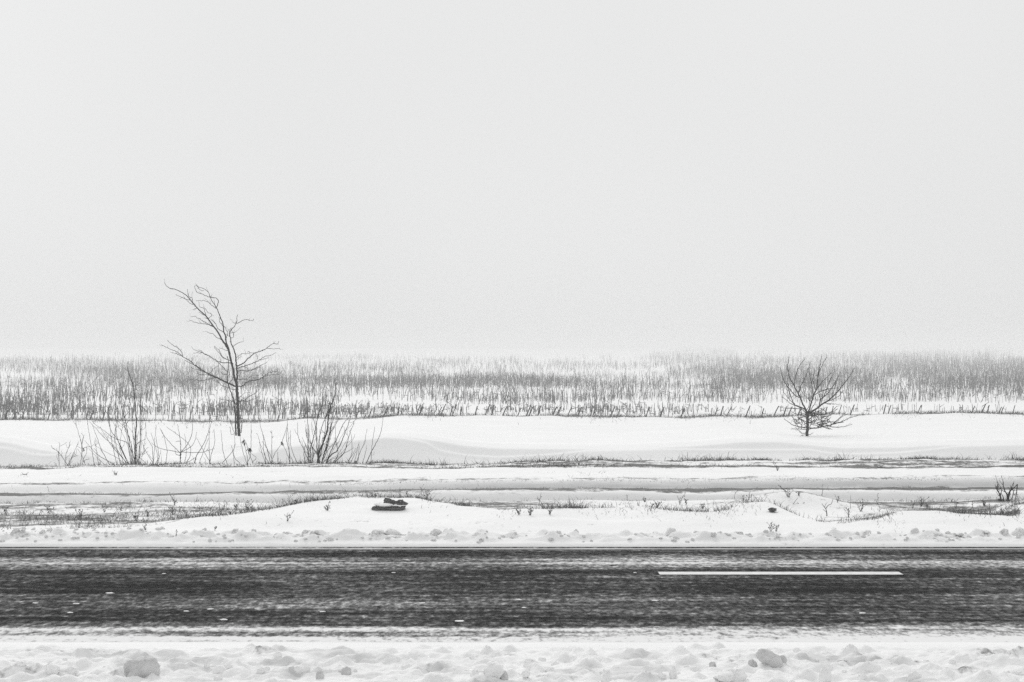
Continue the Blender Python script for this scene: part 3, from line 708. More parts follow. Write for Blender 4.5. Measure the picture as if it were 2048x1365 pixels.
def edge_y(px): return float(Y_EDGE(px))
def field_z(x, d): return float(gz(x, d)) if d < 80 else .09 + rise(d)
_dd = np.geomspace(60, 1300, 400); _yy = F * (2.1 - rise(_dd)) / _dd
def d_of_Y(Y): return float(np.interp(Y, _yy[::-1], _dd[::-1]))
def density(px, Y):
    """stubble cover: drifts bury parts of the rows"""
    y = Y + 700
    n = float(fbm(np.array(px / 260.0), np.array(Y / 17.0), 201, 4)); n2 = float(fbm(np.array(px / 60.0), np.array(Y / 9.0), 211, 3))
    a_ = 1 if Y > 60 else .55; v = .52 + 2.2 * a_ * (n - .5) + 1.2 * a_ * (n2 - .5)
    t = px / 2048
    if Y < 66 and t < .72: v += .17 * min(1, (66 - Y) / 20)
    if Y < 30: v -= (.62 if t < .66 else .30) * (30 - Y) / 34 + .5 * (float(fbm(np.array(px / 340.0 + 7), np.array(.5), 221, 3)) - .5)
    # snow gaps between the front rows
    if t > .24:
        gap = math.exp(-((Y - 112.5 + 2.5 * math.sin(px / 90)) / 5) ** 2); v -= .95 * gap * min(1, (t - .24) * 6)
    else:
        v -= .55 * math.exp(-((Y - 113) / 4) ** 2); 
    v -= .5 * math.exp(-((Y - 84 + 4 * math.sin(px / 130 + 2)) / 4) ** 2) * (t < .75)
    v -= .45 * math.exp(-((Y - 50 - 5 * math.sin(px / 300)) / 6) ** 2) * (t < .65)
    if t > .68: v -= .75 * math.exp(-((Y - 116) / 10) ** 2) * min(1, (t - .68) * 8)
    if 20 < Y < 112 and t > .80: v += .22 * min(1, (t - .8) * 8)
    if .60 < t < .82 and Y > 85: v -= .25
    if t < .75 and Y < 64: v -= .36 * min(1, (64 - Y) / 34) * min(1, (.75 - t) * 6)
    v -= .16 * max(0, (45 - Y) / 40)
    if .05 < t < .2 and Y < 60: v += .12
    return v

g = Geo(); cand = []
N = 37000; N2 = 100000
PX = rng.uniform(-480, 2530, N + N2); YY = np.concatenate([-7 + (132 + 7) * rng.beta(1.5, .95, N), -8 + 88 * rng.beta(1.0, 1.3, N2)])
for px, Y in zip(PX, YY):
    ye = edge_y(min(max(px, -200), 2300)) - 700
    if Y > ye - 4: continue
    if density(px, Y) < random.random() * .85: continue
    d = d_of_Y(Y)
    if Y > 60: d = D_EDGE + 1 + (round((d - D_EDGE - 1) / 1.9) * 1.9) + random.gauss(0, .16)     # planted in rows near the edge
    if d < D_EDGE + .6: d = D_EDGE + .6 + random.random()
    x = (px - 1024) * d / F
    hmax = (.40 if px < 620 else .27) ; hmax += (.60 - hmax) * min(1, max(0, (d - 69) / 18)) + .25 * min(1, max(0, (d - 120) / 200)) + (.55 if px > 1300 else .2) * min(1, max(0, (d - 180) / 300))
    if px > 1600 and d > 70: hmax *= 1.12
    h = hmax * (.3 + .75 * random.random() ** .8) * (random.uniform(1.3, 1.9) if random.random() < .10 else 1)
    r = (.0105 if d < 110 else .0088) * random.uniform(.6, 1.35) * (1 + min(1.1, max(0, (d - 130) / 260)))
    ln = (random.gauss(.01, .10), random.gauss(0, .10)) if random.random() > .16 else (random.gauss(.05, .38), random.gauss(0, .2))
    cand.append((x, d, field_z(x, d), h, r, ln, random.random() < .28 and d < 140, (random.uniform(-.4, .4), 0, -random.uniform(.1, .5)) if random.random() < .06 and d < 120 else None))
cand.sort(key=lambda c: c[1])
# the leaning, broken stalks along the edge, then the nearest upright ones, are individuals
stalk_lab = 'broken dark corn stalk leaning over the debris along the near field edge'
front = [('corn_stalk', px, h) for px, h in ((716, 14), (742, 16), (772, 18), (800, 17), (806, 14), (838, 20), (843, 18), (880, 16), (886, 22), (905, 20), (909, 21), (925, 16), (955, 18), (975, 22), (988, 21), (1010, 18), (1040, 15), (1057, 20), (1062, 18), (1080, 20),
         (1110, 16), (1118, 19), (1140, 18), (1160, 17), (1186, 20), (1190, 18), (1226, 18), (1240, 14), (1296, 20), (1325, 18), (1366, 17), (1434, 16), (1446, 19), (1458, 17), (1496, 22), (1528, 17), (1552, 20), (1572, 18), (1581, 17), (1600, 15), (1655, 16), (1668, 17), (1682, 19),
         (1705, 20), (1772, 19), (1781, 17), (1840, 16), (1948, 14), (1968, 18), (1979, 16), (2003, 13), (2007, 13), (2030, 17), (655, 15), (640, 17), (612, 15), (560, 12), (210, 18), (185, 17), (150, 15), (100, 14), (30, 15), (15, 18))]
def one_stalk(x, d, z, h, r, ln, leaf, bend, m, label, group):
    gg = Geo(); stalk_geo(gg, 0, 0, 0, h, r, ln, leaf, bend)
    o = link('corn_stalk', gg.mesh('corn_stalk'), m, None, (x, d, z)); thing(o, label, 'corn stalk', group)
for _, px, hp in front:
    d = D_EDGE + random.uniform(.05, .7); x = (px - 5 - 1024) * d / F
    right = px > 1640
    one_stalk(x, d, float(gz(x, d)), hp * d / F * 1.05, .023 * random.uniform(.75, 1.15), (random.uniform(.22, .55), random.uniform(-.15, .15)), random.random() < .4,
              (random.uniform(-.3, .3), 0, -.3) if random.random() < .15 else None, M['stalk'],
              'dark corn stub leaning right at the field edge, right of the bare shrub' if right else stalk_lab, 'leaning corn stubs right of the shrub' if right else 'leaning corn stalks at the field edge')
inview = [c for c in cand if abs(c[0]) < c[1] * 1024 / F]
n_ind = 300 - len(front)
solo = inview[:n_ind]; ids = set(id(c) for c in solo)
for c in solo:
    one_stalk(*c[:7], c[7], M['stubble'], 'cut corn stalk standing in the front row of the stubble field', 'front row of corn stalks')
for c in cand:
    if id(c) not in ids: stalk_geo(g, *c)
st = link('corn_stubble', g.mesh('corn_stubble', False), M['stubble']); st['kind'] = 'stuff'
st['label'] = 'rows of cut corn stubble fading into the haze'

# ------------------------------------------------------------------ grass and debris (uncountable)
def grass(name, label, X, D, Hh, Wd=.004, lean=.5, m='grass'):
    n = len(X); Z = gz(X, D) - .01
    az = rng.uniform(0, 2 * math.pi, n); ln = rng.normal(0, lean, n) * Hh; ln2 = rng.normal(0, lean, n) * Hh
    c, s = np.cos(az) * Wd, np.sin(az) * Wd * .6
    b = np.stack([X, D, Z], -1); off = np.stack([c, s, 0 * c], -1)
    mid = b + np.stack([ln * .35, ln2 * .35, Hh * .6], -1); tip = b + np.stack([ln, ln2, Hh], -1)
    V = np.concatenate([b - off, b + off, mid + off * .7, mid - off * .7, tip], 0)
    i = np.arange(n)
    T = np.concatenate([np.stack([i, i + n, i + 2 * n], -1), np.stack([i, i + 2 * n, i + 3 * n], -1), np.stack([i + 3 * n, i + 2 * n, i + 4 * n], -1)])
    o = link(name, mesh_np(name, V, T), M[m]); o['kind'] = 'stuff'; o['label'] = label
    return o
def clumped(n, x0, x1, seed, pw=2.0, fx=.8):
    X = rng.uniform(x0, x1, n * 3); k = fbm(X * fx, X * 0 + seed, seed, 4) + .0
    k = np.clip((k - .28) / .45, 0, 1) ** pw
    return X[rng.random(len(X)) < k][:n]
gx, gd, gh = [], [], []
def put(X, D, Hh): gx.append(X); gd.append(D); gh.append(Hh)
XW = 13.5
X = clumped(15000, -XW, XW, 301, 1.6, 1.5); put(X, 38.3 + rng.normal(0, .10, len(X)), rng.uniform(.01, .06, len(X)))
X = clumped(7000, -XW, XW, 302, 2.2, .5); put(X, 36.35 + rng.normal(0, .16, len(X)), rng.uniform(.01, .055, len(X)))
X = clumped(9000, -XW, XW, 303, 2.0, .5); put(X, rng.uniform(36.2, 38.3, len(X)), rng.uniform(.01, .045, len(X)))
X = clumped(2500, -XW, XW, 304, 2.5); put(X, 38.4 + rng.normal(0, .08, len(X)), rng.uniform(.05, .12, len(X)))
grass('grass', 'short dry grass poking through the snow along the crest strip', np.concatenate(gx), np.concatenate(gd), np.concatenate(gh) * np.minimum(rng.gamma(2.2, .45, sum(len(q) for q in gh)), 1.9), .0042, .9)
gx, gd, gh = [], [], []
X = clumped(5000, -XW, XW, 311, 1.8); put(X, 31.0 + .6 * np.clip(X / 7.4, -1.6, 1.6) + rng.normal(-.15, .22, len(X)), rng.uniform(.01, .035, len(X)))
X = clumped(3500, -XW, XW, 312, 1.8); put(X, 32.3 + .6 * np.clip(X / 7.4, -1.6, 1.6) + rng.normal(0, .12, len(X)), rng.uniform(.01, .03, len(X)))
X = clumped(5000, -XW, XW, 313, 1.2); put(X, 28.45 + .25 * np.clip(X / 7.4, -1.6, 1.6) + rng.normal(0, .10, len(X)), rng.uniform(.01, .05, len(X)))
# verge between the crest of the bank and the track
n = 42000; X = rng.uniform(-10, 10, n); dc, zc = crest(1024 + X * F / 26); D = dc + rng.exponential(.35, n) * np.where(X < -3, 3.4, 1.3)
fv = fbm(X * 1.6, D * 2.6, 321, 4); k = (rng.random(n) < np.clip((fv - .48) / .2, 0, 1) ** 1.6) & (D < 28.4) & (D > dc + .04)
mk = k & ~((np.abs(X - (778 - 1024) * 26 / F) < .9) & (D < dc + .1))
X, D = X[mk], D[mk]; put(X, D, rng.uniform(.015, .065, len(X)) * rng.choice([1, 1, 1, 1.7], len(X)))
n = 21000; X = rng.uniform(-9, -1.2, n); dc, _ = crest(1024 + X * F / 26); D = rng.uniform(23.0, 28.2, n)
fv = fbm(X * 1.1, D * 1.5, 325, 5); k = (D > dc + .1) & (rng.random(n) < np.clip((fv - .44) / .2, 0, 1) ** 1.5); X, D = X[k], D[k]; put(X, D, rng.uniform(.012, .06, len(X)))
n = 2600; X = clumped(n, -9, 9, 322, 3.2, 2.6); dc, _ = crest(1024 + X * F / 26); D = np.minimum(dc + .10 + rng.exponential(.16, len(X)), 28.3); put(X, D, rng.uniform(.015, .075, len(X)))
n = 9000; X = rng.uniform(-9.5, 9.5, n); D = rng.uniform(23.6, 36, n); k = rng.random(n) < np.clip((fbm(X * 1.4, D * 1.1, 327, 5) - .56) / .14, 0, 1) ** 1.5; put(X[k], D[k], rng.uniform(.008, .04, k.sum()))
# thin wisps on the face of the bank
n = 2200; X = clumped(n, -9, 9, 323, 2.8, 2.0); dc, _ = crest(1024 + X * F / 26); D = np.maximum(dc - rng.exponential(.35, len(X)), 22.8); put(X, D, rng.uniform(.01, .04, len(X)))
grass('grass', 'dry grass and weeds poking through the snow on the roadside verge', np.concatenate(gx), np.concatenate(gd), np.concatenate(gh) * np.minimum(rng.gamma(2.2, .45, sum(len(q) for q in gh)), 1.9), .003, .85)
X = clumped(9000, -20, 20, 331, .8, 1.2); D = D_EDGE + rng.normal(.15, .25, len(X))
X2 = clumped(1500, -20, 20, 332, 2.6, .9); D2 = D_EDGE - rng.exponential(.8, len(X2))
X = np.concatenate([X, X2]); D = np.concatenate([D, D2])
grass('field_edge_debris', 'dark line of crop debris and grass along the near edge of the field', X, D, rng.uniform(.02, .15, len(X)) ** 1.0, .006, 1.0)

# ------------------------------------------------------------------ small weeds on the verge, each a thing of its own
def ground_d(px, py):
    """depth at which the picture point lies on the roadside snow (nearest hit)"""
    d = np.arange(22.3, 60, .04); z = H - (py - YH) * d / F; x = (px - 1024) * d / F
    hit = np.nonzero(gz(x, d) >= z)[0]
    return float(d[hit[0]]) if len(hit) else 30.0
def weed(px, py, hp, label, kind=0, m='weed', th=1.0):
    d = ground_d(px, py); x = (px - 1024) * d / F; z = float(gz(x, d)); s = d / F; h = hp * s
    root = empty('dry_weed', (x, d, z))
    ns = {0: 1, 1: 3, 2: 5, 3: 1}[kind]
    for k in range(ns):
        g = Geo(); a = random.gauss(0, .28 if kind else .12) + (0 if kind != 2 else (k - 2) * .22)
        hh = h * (random.uniform(.6, 1.0) if k else 1.0)
        P = smooth_line([(random.gauss(0, .006), 0, -.03), (a * hh * .4, random.gauss(0, .1) * hh, hh * .5), (a * hh + random.gauss(0, .06) * hh, random.gauss(0, .15) * hh, hh)], hh / 8, .003)
        r = .0036 * th * random.uniform(.8, 1.2)
        g.tube(P, np.linspace(r, r * .45, len(P)), 4)
        for q in range(random.randint(3, 6) if kind != 3 else 2):
            i = random.randrange(len(P) // 3, len(P)); sd = random.choice((-1, 1)); l = hh * random.uniform(.15, .42)
            tip = P[i] + np.array([sd * l * random.uniform(.4, .9), random.gauss(0, .4) * l, l * random.uniform(.35, 1.0)])
            tw = smooth_line([P[i], (P[i] + tip) / 2 + rng.normal(0, .1, 3) * l, tip], l / 4)
            g.tube(tw, np.linspace(r * .65, r * .35, len(tw)), 3)
            if random.random() < .55:                                # seed head
                c = tip; w = random.uniform(.0045, .0075) * th
                V = [c + np.array(v) * w for v in ((1, 0, 0), (-1, 0, 0), (0, 1, 0), (0, -1, 0), (0, 0, 1.6), (0, 0, -1))]
                g.add([*V], [(0, 2, 4, 4), (2, 1, 4, 4), (1, 3, 4, 4), (3, 0, 4, 4), (2, 0, 5, 5), (1, 2, 5, 5), (3, 1, 5, 5), (0, 3, 5, 5)]) if False else g.tube([c - (0, 0, w), c, c + (0, 0, w * 1.4)], [w * .4, w, w * .2], 4)
        link('stem', g.mesh('stem'), M[m], root)
    thing(root, label, 'weed', 'dry weeds on the roadside verge')
for w_ in [
 (12, 1031, 17, 'dark bent weed at the far left edge of the verge', 1), (100, 1029, 15, 'small forked weed second from the left edge of the verge', 2), (160, 1036, 15, 'dense little tuft of weed left of the shallow drift', 2),
 (82, 1030, 9, 'tiny curled weed beside the small forked weed at left', 0), (208, 1025, 14, 'leaning weed with bent top on the left verge', 1), (257, 1020, 17, 'upright dark weed with seed heads on the left verge', 0), (242, 1022, 9, 'short weed touching the upright seed-head weed', 1),
 (272, 1042, 15, 'low branching weed lower down on the left verge', 2), (295, 1034, 12, 'small weed between two taller ones on the left verge', 1), (287, 1046, 8, 'stubby dark weed on the lower left verge', 0),
 (346, 1030, 18, 'weed with several upright twigs below the tall stem clump', 2), (350, 1011, 20, 'tall thin weed with a sideways arm beside the track', 1), (371, 1032, 17, 'dark weed with a crooked tip on the left verge', 1), (360, 1026, 10, 'low weed touching the crooked-tip weed', 1),
 (426, 1034, 14, 'single leaning stem of weed above the snow slope', 0), (472, 1022, 18, 'dark weed with drooping head left of centre', 1), (494, 1024, 22, 'bushy dark weed where the left verge meets the bank', 2), (460, 1030, 9, 'short weed left of the bushy dark weed', 1),
 (352, 1073, 9, 'lone sprig poking out of the white slope near the road', 0), (290, 1061, 10, 'faint sprig on the snow below the left verge', 1), (430, 1062, 8, 'fine grey sprig on the white slope below the bushy weed', 0),
 (579, 1008, 20, 'straight weed stem beside the inner track', 0), (624, 1003, 17, 'straight dark peg-like weed left of the bank crest', 0), (568, 1008, 10, 'leaning twig left of the straight weed stem', 3), (592, 1008, 9, 'arched twig right of the straight weed stem', 1),
 (675, 1000, 9, 'small slanting weed at the start of the bank crest', 3), (575, 1044, 18, 'thin drooping twig stuck in the white bank', 1), (655, 1022, 14, 'pale low weed on the white bank left of the dark stone', 2),
 (853, 999, 24, 'branching weed with a ball seed head right of the dark stone', 2), (842, 991, 16, 'leaning seed-head stem beside the branching weed', 0), (814, 993, 9, 'small dark shoot on the bank crest right of the stone', 0),
 (1076, 1013, 27, 'tall straight weed with knots at the picture centre', 0), (1060, 1032, 16, 'grassy tuft of weed below the tall knotted weed', 2), (1038, 1030, 12, 'low dry tuft left of the tall knotted weed', 2), (1100, 1030, 12, 'spiky tuft right of the tall knotted weed', 2),
 (1254, 1001, 10, 'little upright weed on the middle verge', 0), (1290, 1005, 9, 'short dark weed right of the little upright weed', 1), (1302, 1022, 14, 'slanting weed over the dip of the bank', 1), (1314, 1016, 12, 'stubby weed beside the slanting one over the dip', 2), (1359, 1010, 19, 'weed with long slanting arm on the verge right of centre', 1),
 (1372, 1011, 12, 'short weed right of the slanting-arm weed', 1), (1405, 1018, 9, 'small tuft left of the round snow mound', 2), (1469, 1000, 15, 'thin stem left of the round snow mound top', 0), (1498, 1001, 19, 'thin stem standing on top of the round snow mound', 0), (1487, 1000, 8, 'little sprout between two stems on the snow mound', 0),
 (1577, 996, 19, 'forked dark weed on the mound right of the round snow mound', 2), (1598, 993, 8, 'low spread weed on top of the right mound', 1), (1645, 992, 20, 'needle-thin pale stem behind the forked twig', 3), (1675, 1006, 15, 'small weed right of the forked twig', 1), (1542, 1066, 20, 'straight dark stub with side twig on the front slope', 1), (1552, 1064, 14, 'slanting twig beside the dark stub on the front slope', 1),
 (1698, 1036, 18, 'weed at the lip of the front drift, below the forked twig', 1), (1722, 1024, 18, 'dry stalk with leaves right of the lip weed', 2), (1726, 1007, 7, 'tiny dark seed head on the right verge', 0), (1756, 1004, 15, 'single upright stem on the right verge', 0), (1760, 1024, 12, 'leaning tip right of the dry stalk', 0),
 (1826, 1016, 14, 'short pair of stems on the right verge', 1), (1842, 1014, 20, 'weed with round seed heads on the right verge', 2), (1855, 1018, 10, 'low weed right of the round seed heads', 1), (1912, 1018, 17, 'weed with bent arms left of the dark stump', 1), (1945, 1016, 11, 'small dark weed close to the left of the dark stump', 0),
 (1968, 1013, 12, 'spiky weed at the foot of the dark stump', 2), (1700, 1018, 26, 'long thin slanting stem at the drift lip', 3), (232, 951, 8, 'small dark tuft on the white strip behind the track', 2), (1158, 931, 8, 'small dark tuft on the grass strip right of centre', 2), (1555, 942, 13, 'pale grass tuft on the right half of the strip', 2), (98, 985, 9, 'thin bent twig in the left track', 3)]:
    weed(*w_)
# bigger forked twig on the right bank, and the dark stump at the right edge
def traced(name, pts_lines, d, cat, label, m, th, spur=.3, depth=.3):
    ls = [('b', p, r * th, .003 * th) for r, p in pts_lines]
    px, py = ls[0][1][0]; x = (px - 1024) * d / F
    return build_plant(name, (x, d, float(gz(x, d))), ls, d, M[m], M[m], cat, label, None, (), depth, spur, .002, 4)
C8 = zz((1500, 880), 3.737)
dd = ground_d(1653, 1033)
traced('forked_twig', [(.010, C8([(574, 590), (574, 560), (565, 515), (535, 475)])), (.006, C8([(566, 515), (585, 490), (605, 480), (622, 440)])), (.004, C8([(570, 540), (545, 520)])), (.004, C8([(560, 500), (572, 470)]))], dd, 'twig',
       'dark forked twig standing in the snow of the right bank', 'weed', .8)
dd = ground_d(2008, 1003)
stump = traced('shrub_stump', [(.016, C8([(1880, 490), (1870, 420), (1850, 380), (1830, 345)])), (.016, C8([(1915, 480), (1925, 420), (1905, 380), (1895, 340), (1890, 310)])), (.018, C8([(1920, 470), (1935, 410), (1945, 380), (1990, 345), (1998, 332)])),
       (.008, C8([(1998, 332), (1992, 400), (1980, 460), (1985, 480)])), (.010, C8([(1885, 480), (1860, 440), (1860, 480)])), (.008, C8([(1950, 375), (1960, 340), (1972, 320)])), (.008, C8([(1870, 420), (1880, 380), (1870, 350)])),
       (.008, C8([(1925, 430), (1950, 470), (1985, 450)])), (.006, C8([(1850, 385), (1845, 350), (1858, 330)])), (.012, C8([(1900, 485), (1890, 420), (1880, 400)])), (.012, C8([(1870, 490), (1850, 470), (1840, 480)])), (.006, C8([(1970, 380), (1960, 430), (1940, 460)]))],
       dd, 'stump', 'dark ragged shrub stump with a drooping twig at the right picture edge', 'bark', 1.1, 2.4)
# fallen twigs lying on the snow humps of the crest strip
for pts, lab in (([(1512, 921), (1522, 919), (1530, 920), (1540, 922)], 'dark twig arched over a small snow hump on the crest right of centre'), ([(1668, 921), (1676, 919), (1684, 920), (1692, 921)], 'small dark twig on the crest behind the arched branch'),
                 ([(1746, 941), (1754, 936), (1762, 935), (1772, 938), (1780, 942)], 'dark arched branch lying over a snow hump on the right strip'), ([(838, 930), (850, 928), (866, 929), (886, 932)], 'dark twigs lying over the round snow hump on the crest near the dense clump'),
                 ([(1570, 1015), (1585, 1010), (1604, 1009), (1620, 1013), (1632, 1019)], 'long bent twig lying on the right snow mound'), ([(40, 951), (52, 949), (60, 953)], 'dark twig lying on the strip at the far left')):
    px, py = pts[len(pts) // 2]; d = ground_d(px, py + 1)
    traced('fallen_twig', [(.010, pts), (.005, [(px, py), (px + 5, py - 4)]), (.005, [(px - 5, py), (px - 9, py - 3)])], d, 'twig', lab, 'bark', .9, .6)

# ------------------------------------------------------------------ stones and snow lumps
def blob(seed, sx, sy, sz, rough=.25, cut=.0, n=12, freq=2.2):
    th = np.linspace(0, 2 * math.pi, n * 2, endpoint=False); ph = np.linspace(-math.pi / 2, math.pi / 2, n)
    T, Pp = np.meshgrid(th, ph)
    x = np.cos(Pp) * np.cos(T); y = np.cos(Pp) * np.sin(T); z = np.sin(Pp)
    r = 1 + rough * 2 * (fbm(x * freq + 9 + y * 1.3, z * freq + 4 + y * freq, seed, 4) - .5) + rough * .8 * (fbm(x * 5 + 3, z * 5 + y * 5, seed + 9, 2) - .5)
    q = (np.abs(x) ** 3 + np.abs(y) ** 3 + np.abs(z) ** 3) ** (-1 / 3) * (.5 if cut else 0) + (.5 if cut else 1)      # squarer blocks
    V = np.stack([x * r * q * sx, y * r * q * sy, z * r * q * sz], -1)
    V[0] = V[0].mean(0); V[-1] = V[-1].mean(0); V = V.reshape(-1, 3)
    m2 = n * 2; i = np.arange(n - 1)[:, None] * m2; j = np.arange(m2)[None, :]; j2 = (j + 1) % m2
    Q = np.stack([i + j, i + j2, i + m2 + j2, i + m2 + j], -1).reshape(-1, 4)
    return V, Q
def blob_obj(name, m, loc, seed, sx, sy, sz, rough=.25, cut=0, parent=None, rz=0, smooth=True, tilt=0, n=12):
    V, Q = blob(seed, sx, sy, sz, rough, cut, n); o = link(name, mesh_np(name, V, Q, smooth), m, parent, loc); o.rotation_euler = (0, tilt, rz); return o

# dark broken stone in the bank
d = ground_d(778, 1019); x = (778 - 1024) * d / F; s = d / F
base = (x, d, float(gz(x, d)))
st_ = empty('broken_stone', base)
def rel(px, py, dy=0): w = W(px, py, d + dy); return (w[0] - base[0], w[1] - base[1], w[2] - base[2])
def slab_mesh(name, pts, depth, seed):
    """faceted slab: outline with real thickness, roughened front and top"""
    P = [rel(*p) for p in pts]; n = len(P); g = Geo(); rr = np.random.default_rng(seed)
    lay = [(-depth * .5, .88), (-depth * .28, 1.0), (depth * .25, .96), (depth * .5, .7)]; c = np.mean(P, axis=0); V = []
    for dy, sc in lay:
        for p in P:
            v = c + (np.array(p) - c) * sc; V.append(v + np.array([0, dy, 0]) + rr.normal(0, .013, 3))
    Q = [(k * n + i, k * n + (i + 1) % n, (k + 1) * n + (i + 1) % n, (k + 1) * n + i) for k in range(3) for i in range(n)]
    V.append(c + (0, -depth * .56, 0)); V.append(c + (0, depth * .55, 0)); a, b = len(V) - 2, len(V) - 1
    Q += [(a, (i + 1) % n, i, i) for i in range(n)] + [(b, 3 * n + i, 3 * n + (i + 1) % n, 3 * n + (i + 1) % n) for i in range(n)]
    me = bpy.data.meshes.new(name); me.from_pydata([tuple(v) for v in V], [], [tuple(dict.fromkeys(q)) for q in Q]); me.update(); return me
link('slab', slab_mesh('slab', [(743, 1016), (750, 1014), (758, 1012), (768, 1012.5), (780, 1013.5), (792, 1013), (804, 1012.5), (811, 1013.5), (812, 1017), (800, 1020), (785, 1021.5), (768, 1021), (752, 1019)], .26, 1), M['stone'], st_)
link('upper_block', slab_mesh('upper_block', [(776, 1009), (779, 1003), (788, 1002), (797, 1001), (806, 1006), (812, 1014.5), (803, 1014), (797, 1010), (788, 1009)], .16, 2), M['stone'], st_)
link('upright_stub', slab_mesh('upright_stub', [(770.5, 1008), (772, 1003), (770.5, 999.5), (780, 999), (779, 1003), (779.5, 1009)], .06, 3), M['stone'], st_)
blob_obj('snow_cap', M['snow_field'], rel(770, 1010.5, -.07), 14, 17 * s, .09, 3.6 * s, .25, 0, st_)
blob_obj('snow_cap', M['snow_field'], rel(757, 1009, .0), 15, 9 * s, .12, 4.0 * s, .25, 0, st_)
blob_obj('snow_cap', M['snow_field'], rel(795, 1011.3, -.07), 16, 17 * s, .075, 1.5 * s, .25, 0, st_)
for px, py, w, h, q in ((808, 1008, 5, 4, 41), (801, 1003, 5, 3, 42), (786, 1003, 4, 3, 43), (765, 1013, 5, 3, 44), (750, 1015.5, 5, 2.4, 45)):
    blob_obj('fragment', M['stone'], rel(px, py, -.06), q, w * s, .05, h * s, .5, 1, st_, random.uniform(0, 3), False, 0, 7)
thing(st_, 'dark broken stone slab capped with snow, sticking out of the roadside snowbank left of centre', 'stone')
d = ground_d(1544, 1024); x = (1544 - 1024) * d / F; s = d / F
o = blob_obj('half_buried_stone', M['stone'], (x, d - .02, float(gz(x, d)) + .03), 23, 8 * s, .09, 3.6 * s, .35, 1)
thing(o, 'small dark stone half buried in the snow of the right mound', 'stone')

# ploughed lumps along the far side of the road
protos = []
for k in range(12):
    V, Q = blob(400 + k, 1, .9, .85, .42 + .02 * k, k % 2 == 0, 8, 1.5 + .1 * k); protos.append(mesh_np('snow_lump', V, Q, False)); protos[-1].materials.append(M['lump'])
named = {560: None, 613: (17, 13, 'smooth round snow lump at the road edge left of the dark stone'), 757: (20, 10, 'flat snow lump at the road edge just left of the largest central one'), 785: (26, 15, 'large rounded snow lump at the far road edge below the dark stone'),
         1343: (24, 22, 'biggest grey heap of ploughed snow at the far road edge, right of centre'), 1153: (9, 10, 'small dark-sided snow ball at the far road edge near the centre'), 1116: (12, 12, 'peaked snow lump left of the small snow ball'), 872: (20, 14, 'jagged snow lump beyond the road with two peaks'),
         892: (10, 15, 'narrow upright snow shard beside the jagged lump'), 410: (14, 14, 'pointed snow lump at the road edge below the leaning weed'), 470: (16, 15, 'dark-topped snow lump below the bushy weed'), 370: (20, 14, 'broad snow lump at the left road edge'), 1476: (20, 15, 'peaked snow heap at the road edge below the round mound'),
         1735: (18, 14, 'triangular snow lump on the right stretch of the far road edge'), 1830: (16, 14, 'grey snow lump right of the triangular one'), 2040: (26, 26, 'large snow lump cut by the right edge of the picture'), 2008: (18, 18, 'crumbly snow heap left of the lump at the right picture edge'), 32: (16, 12, 'soft snow heap at the left end of the far road edge'), 85: (12, 9, 'grey snow lump at the left end, right of the soft heap'),
         576: (18, 12, 'arched snow lump at the road edge left of the smooth round one')}
def lump(px, w, h, d, label, group, m=None):
    x = (px - 1024) * d / F; s = d / F; me = random.choice(protos)
    o = bpy.data.objects.new('snow_lump', me); COL.objects.link(o)
    o.location = (x, d, float(gz(x, d)) + h * s * .05); o.scale = (w * s * .58, w * s * random.uniform(.4, .6), h * s * .58); o.rotation_euler = (random.gauss(0, .15), random.gauss(0, .15), random.uniform(0, 6.28))
    thing(o, label, 'snow lump', group)
for px, v in named.items():
    if v: lump(px, v[0], v[1], 22.5, v[2], 'ploughed snow lumps along the far road edge')
for k in range(200):
    px = random.uniform(-30, 2080); w = random.choice([4, 4, 5, 6, 6, 7, 8, 9, 11])
    lump(px, w, w * random.uniform(.6, .95), random.choice([22.22, 22.3, 22.36, 22.42, 22.5]) + random.gauss(0, .04), 'small crumb of ploughed snow in the ridge along the far road edge', 'snow crumbs of the far ridge')
for k in range(40):
    px = random.uniform(-30, 330); w = random.choice([4, 5, 7, 9])
    lump(px, w, w * .8, random.uniform(22.5, 23.1), 'small snow crumb scattered on the verge at the left end of the road edge', 'snow crumbs at the left verge')

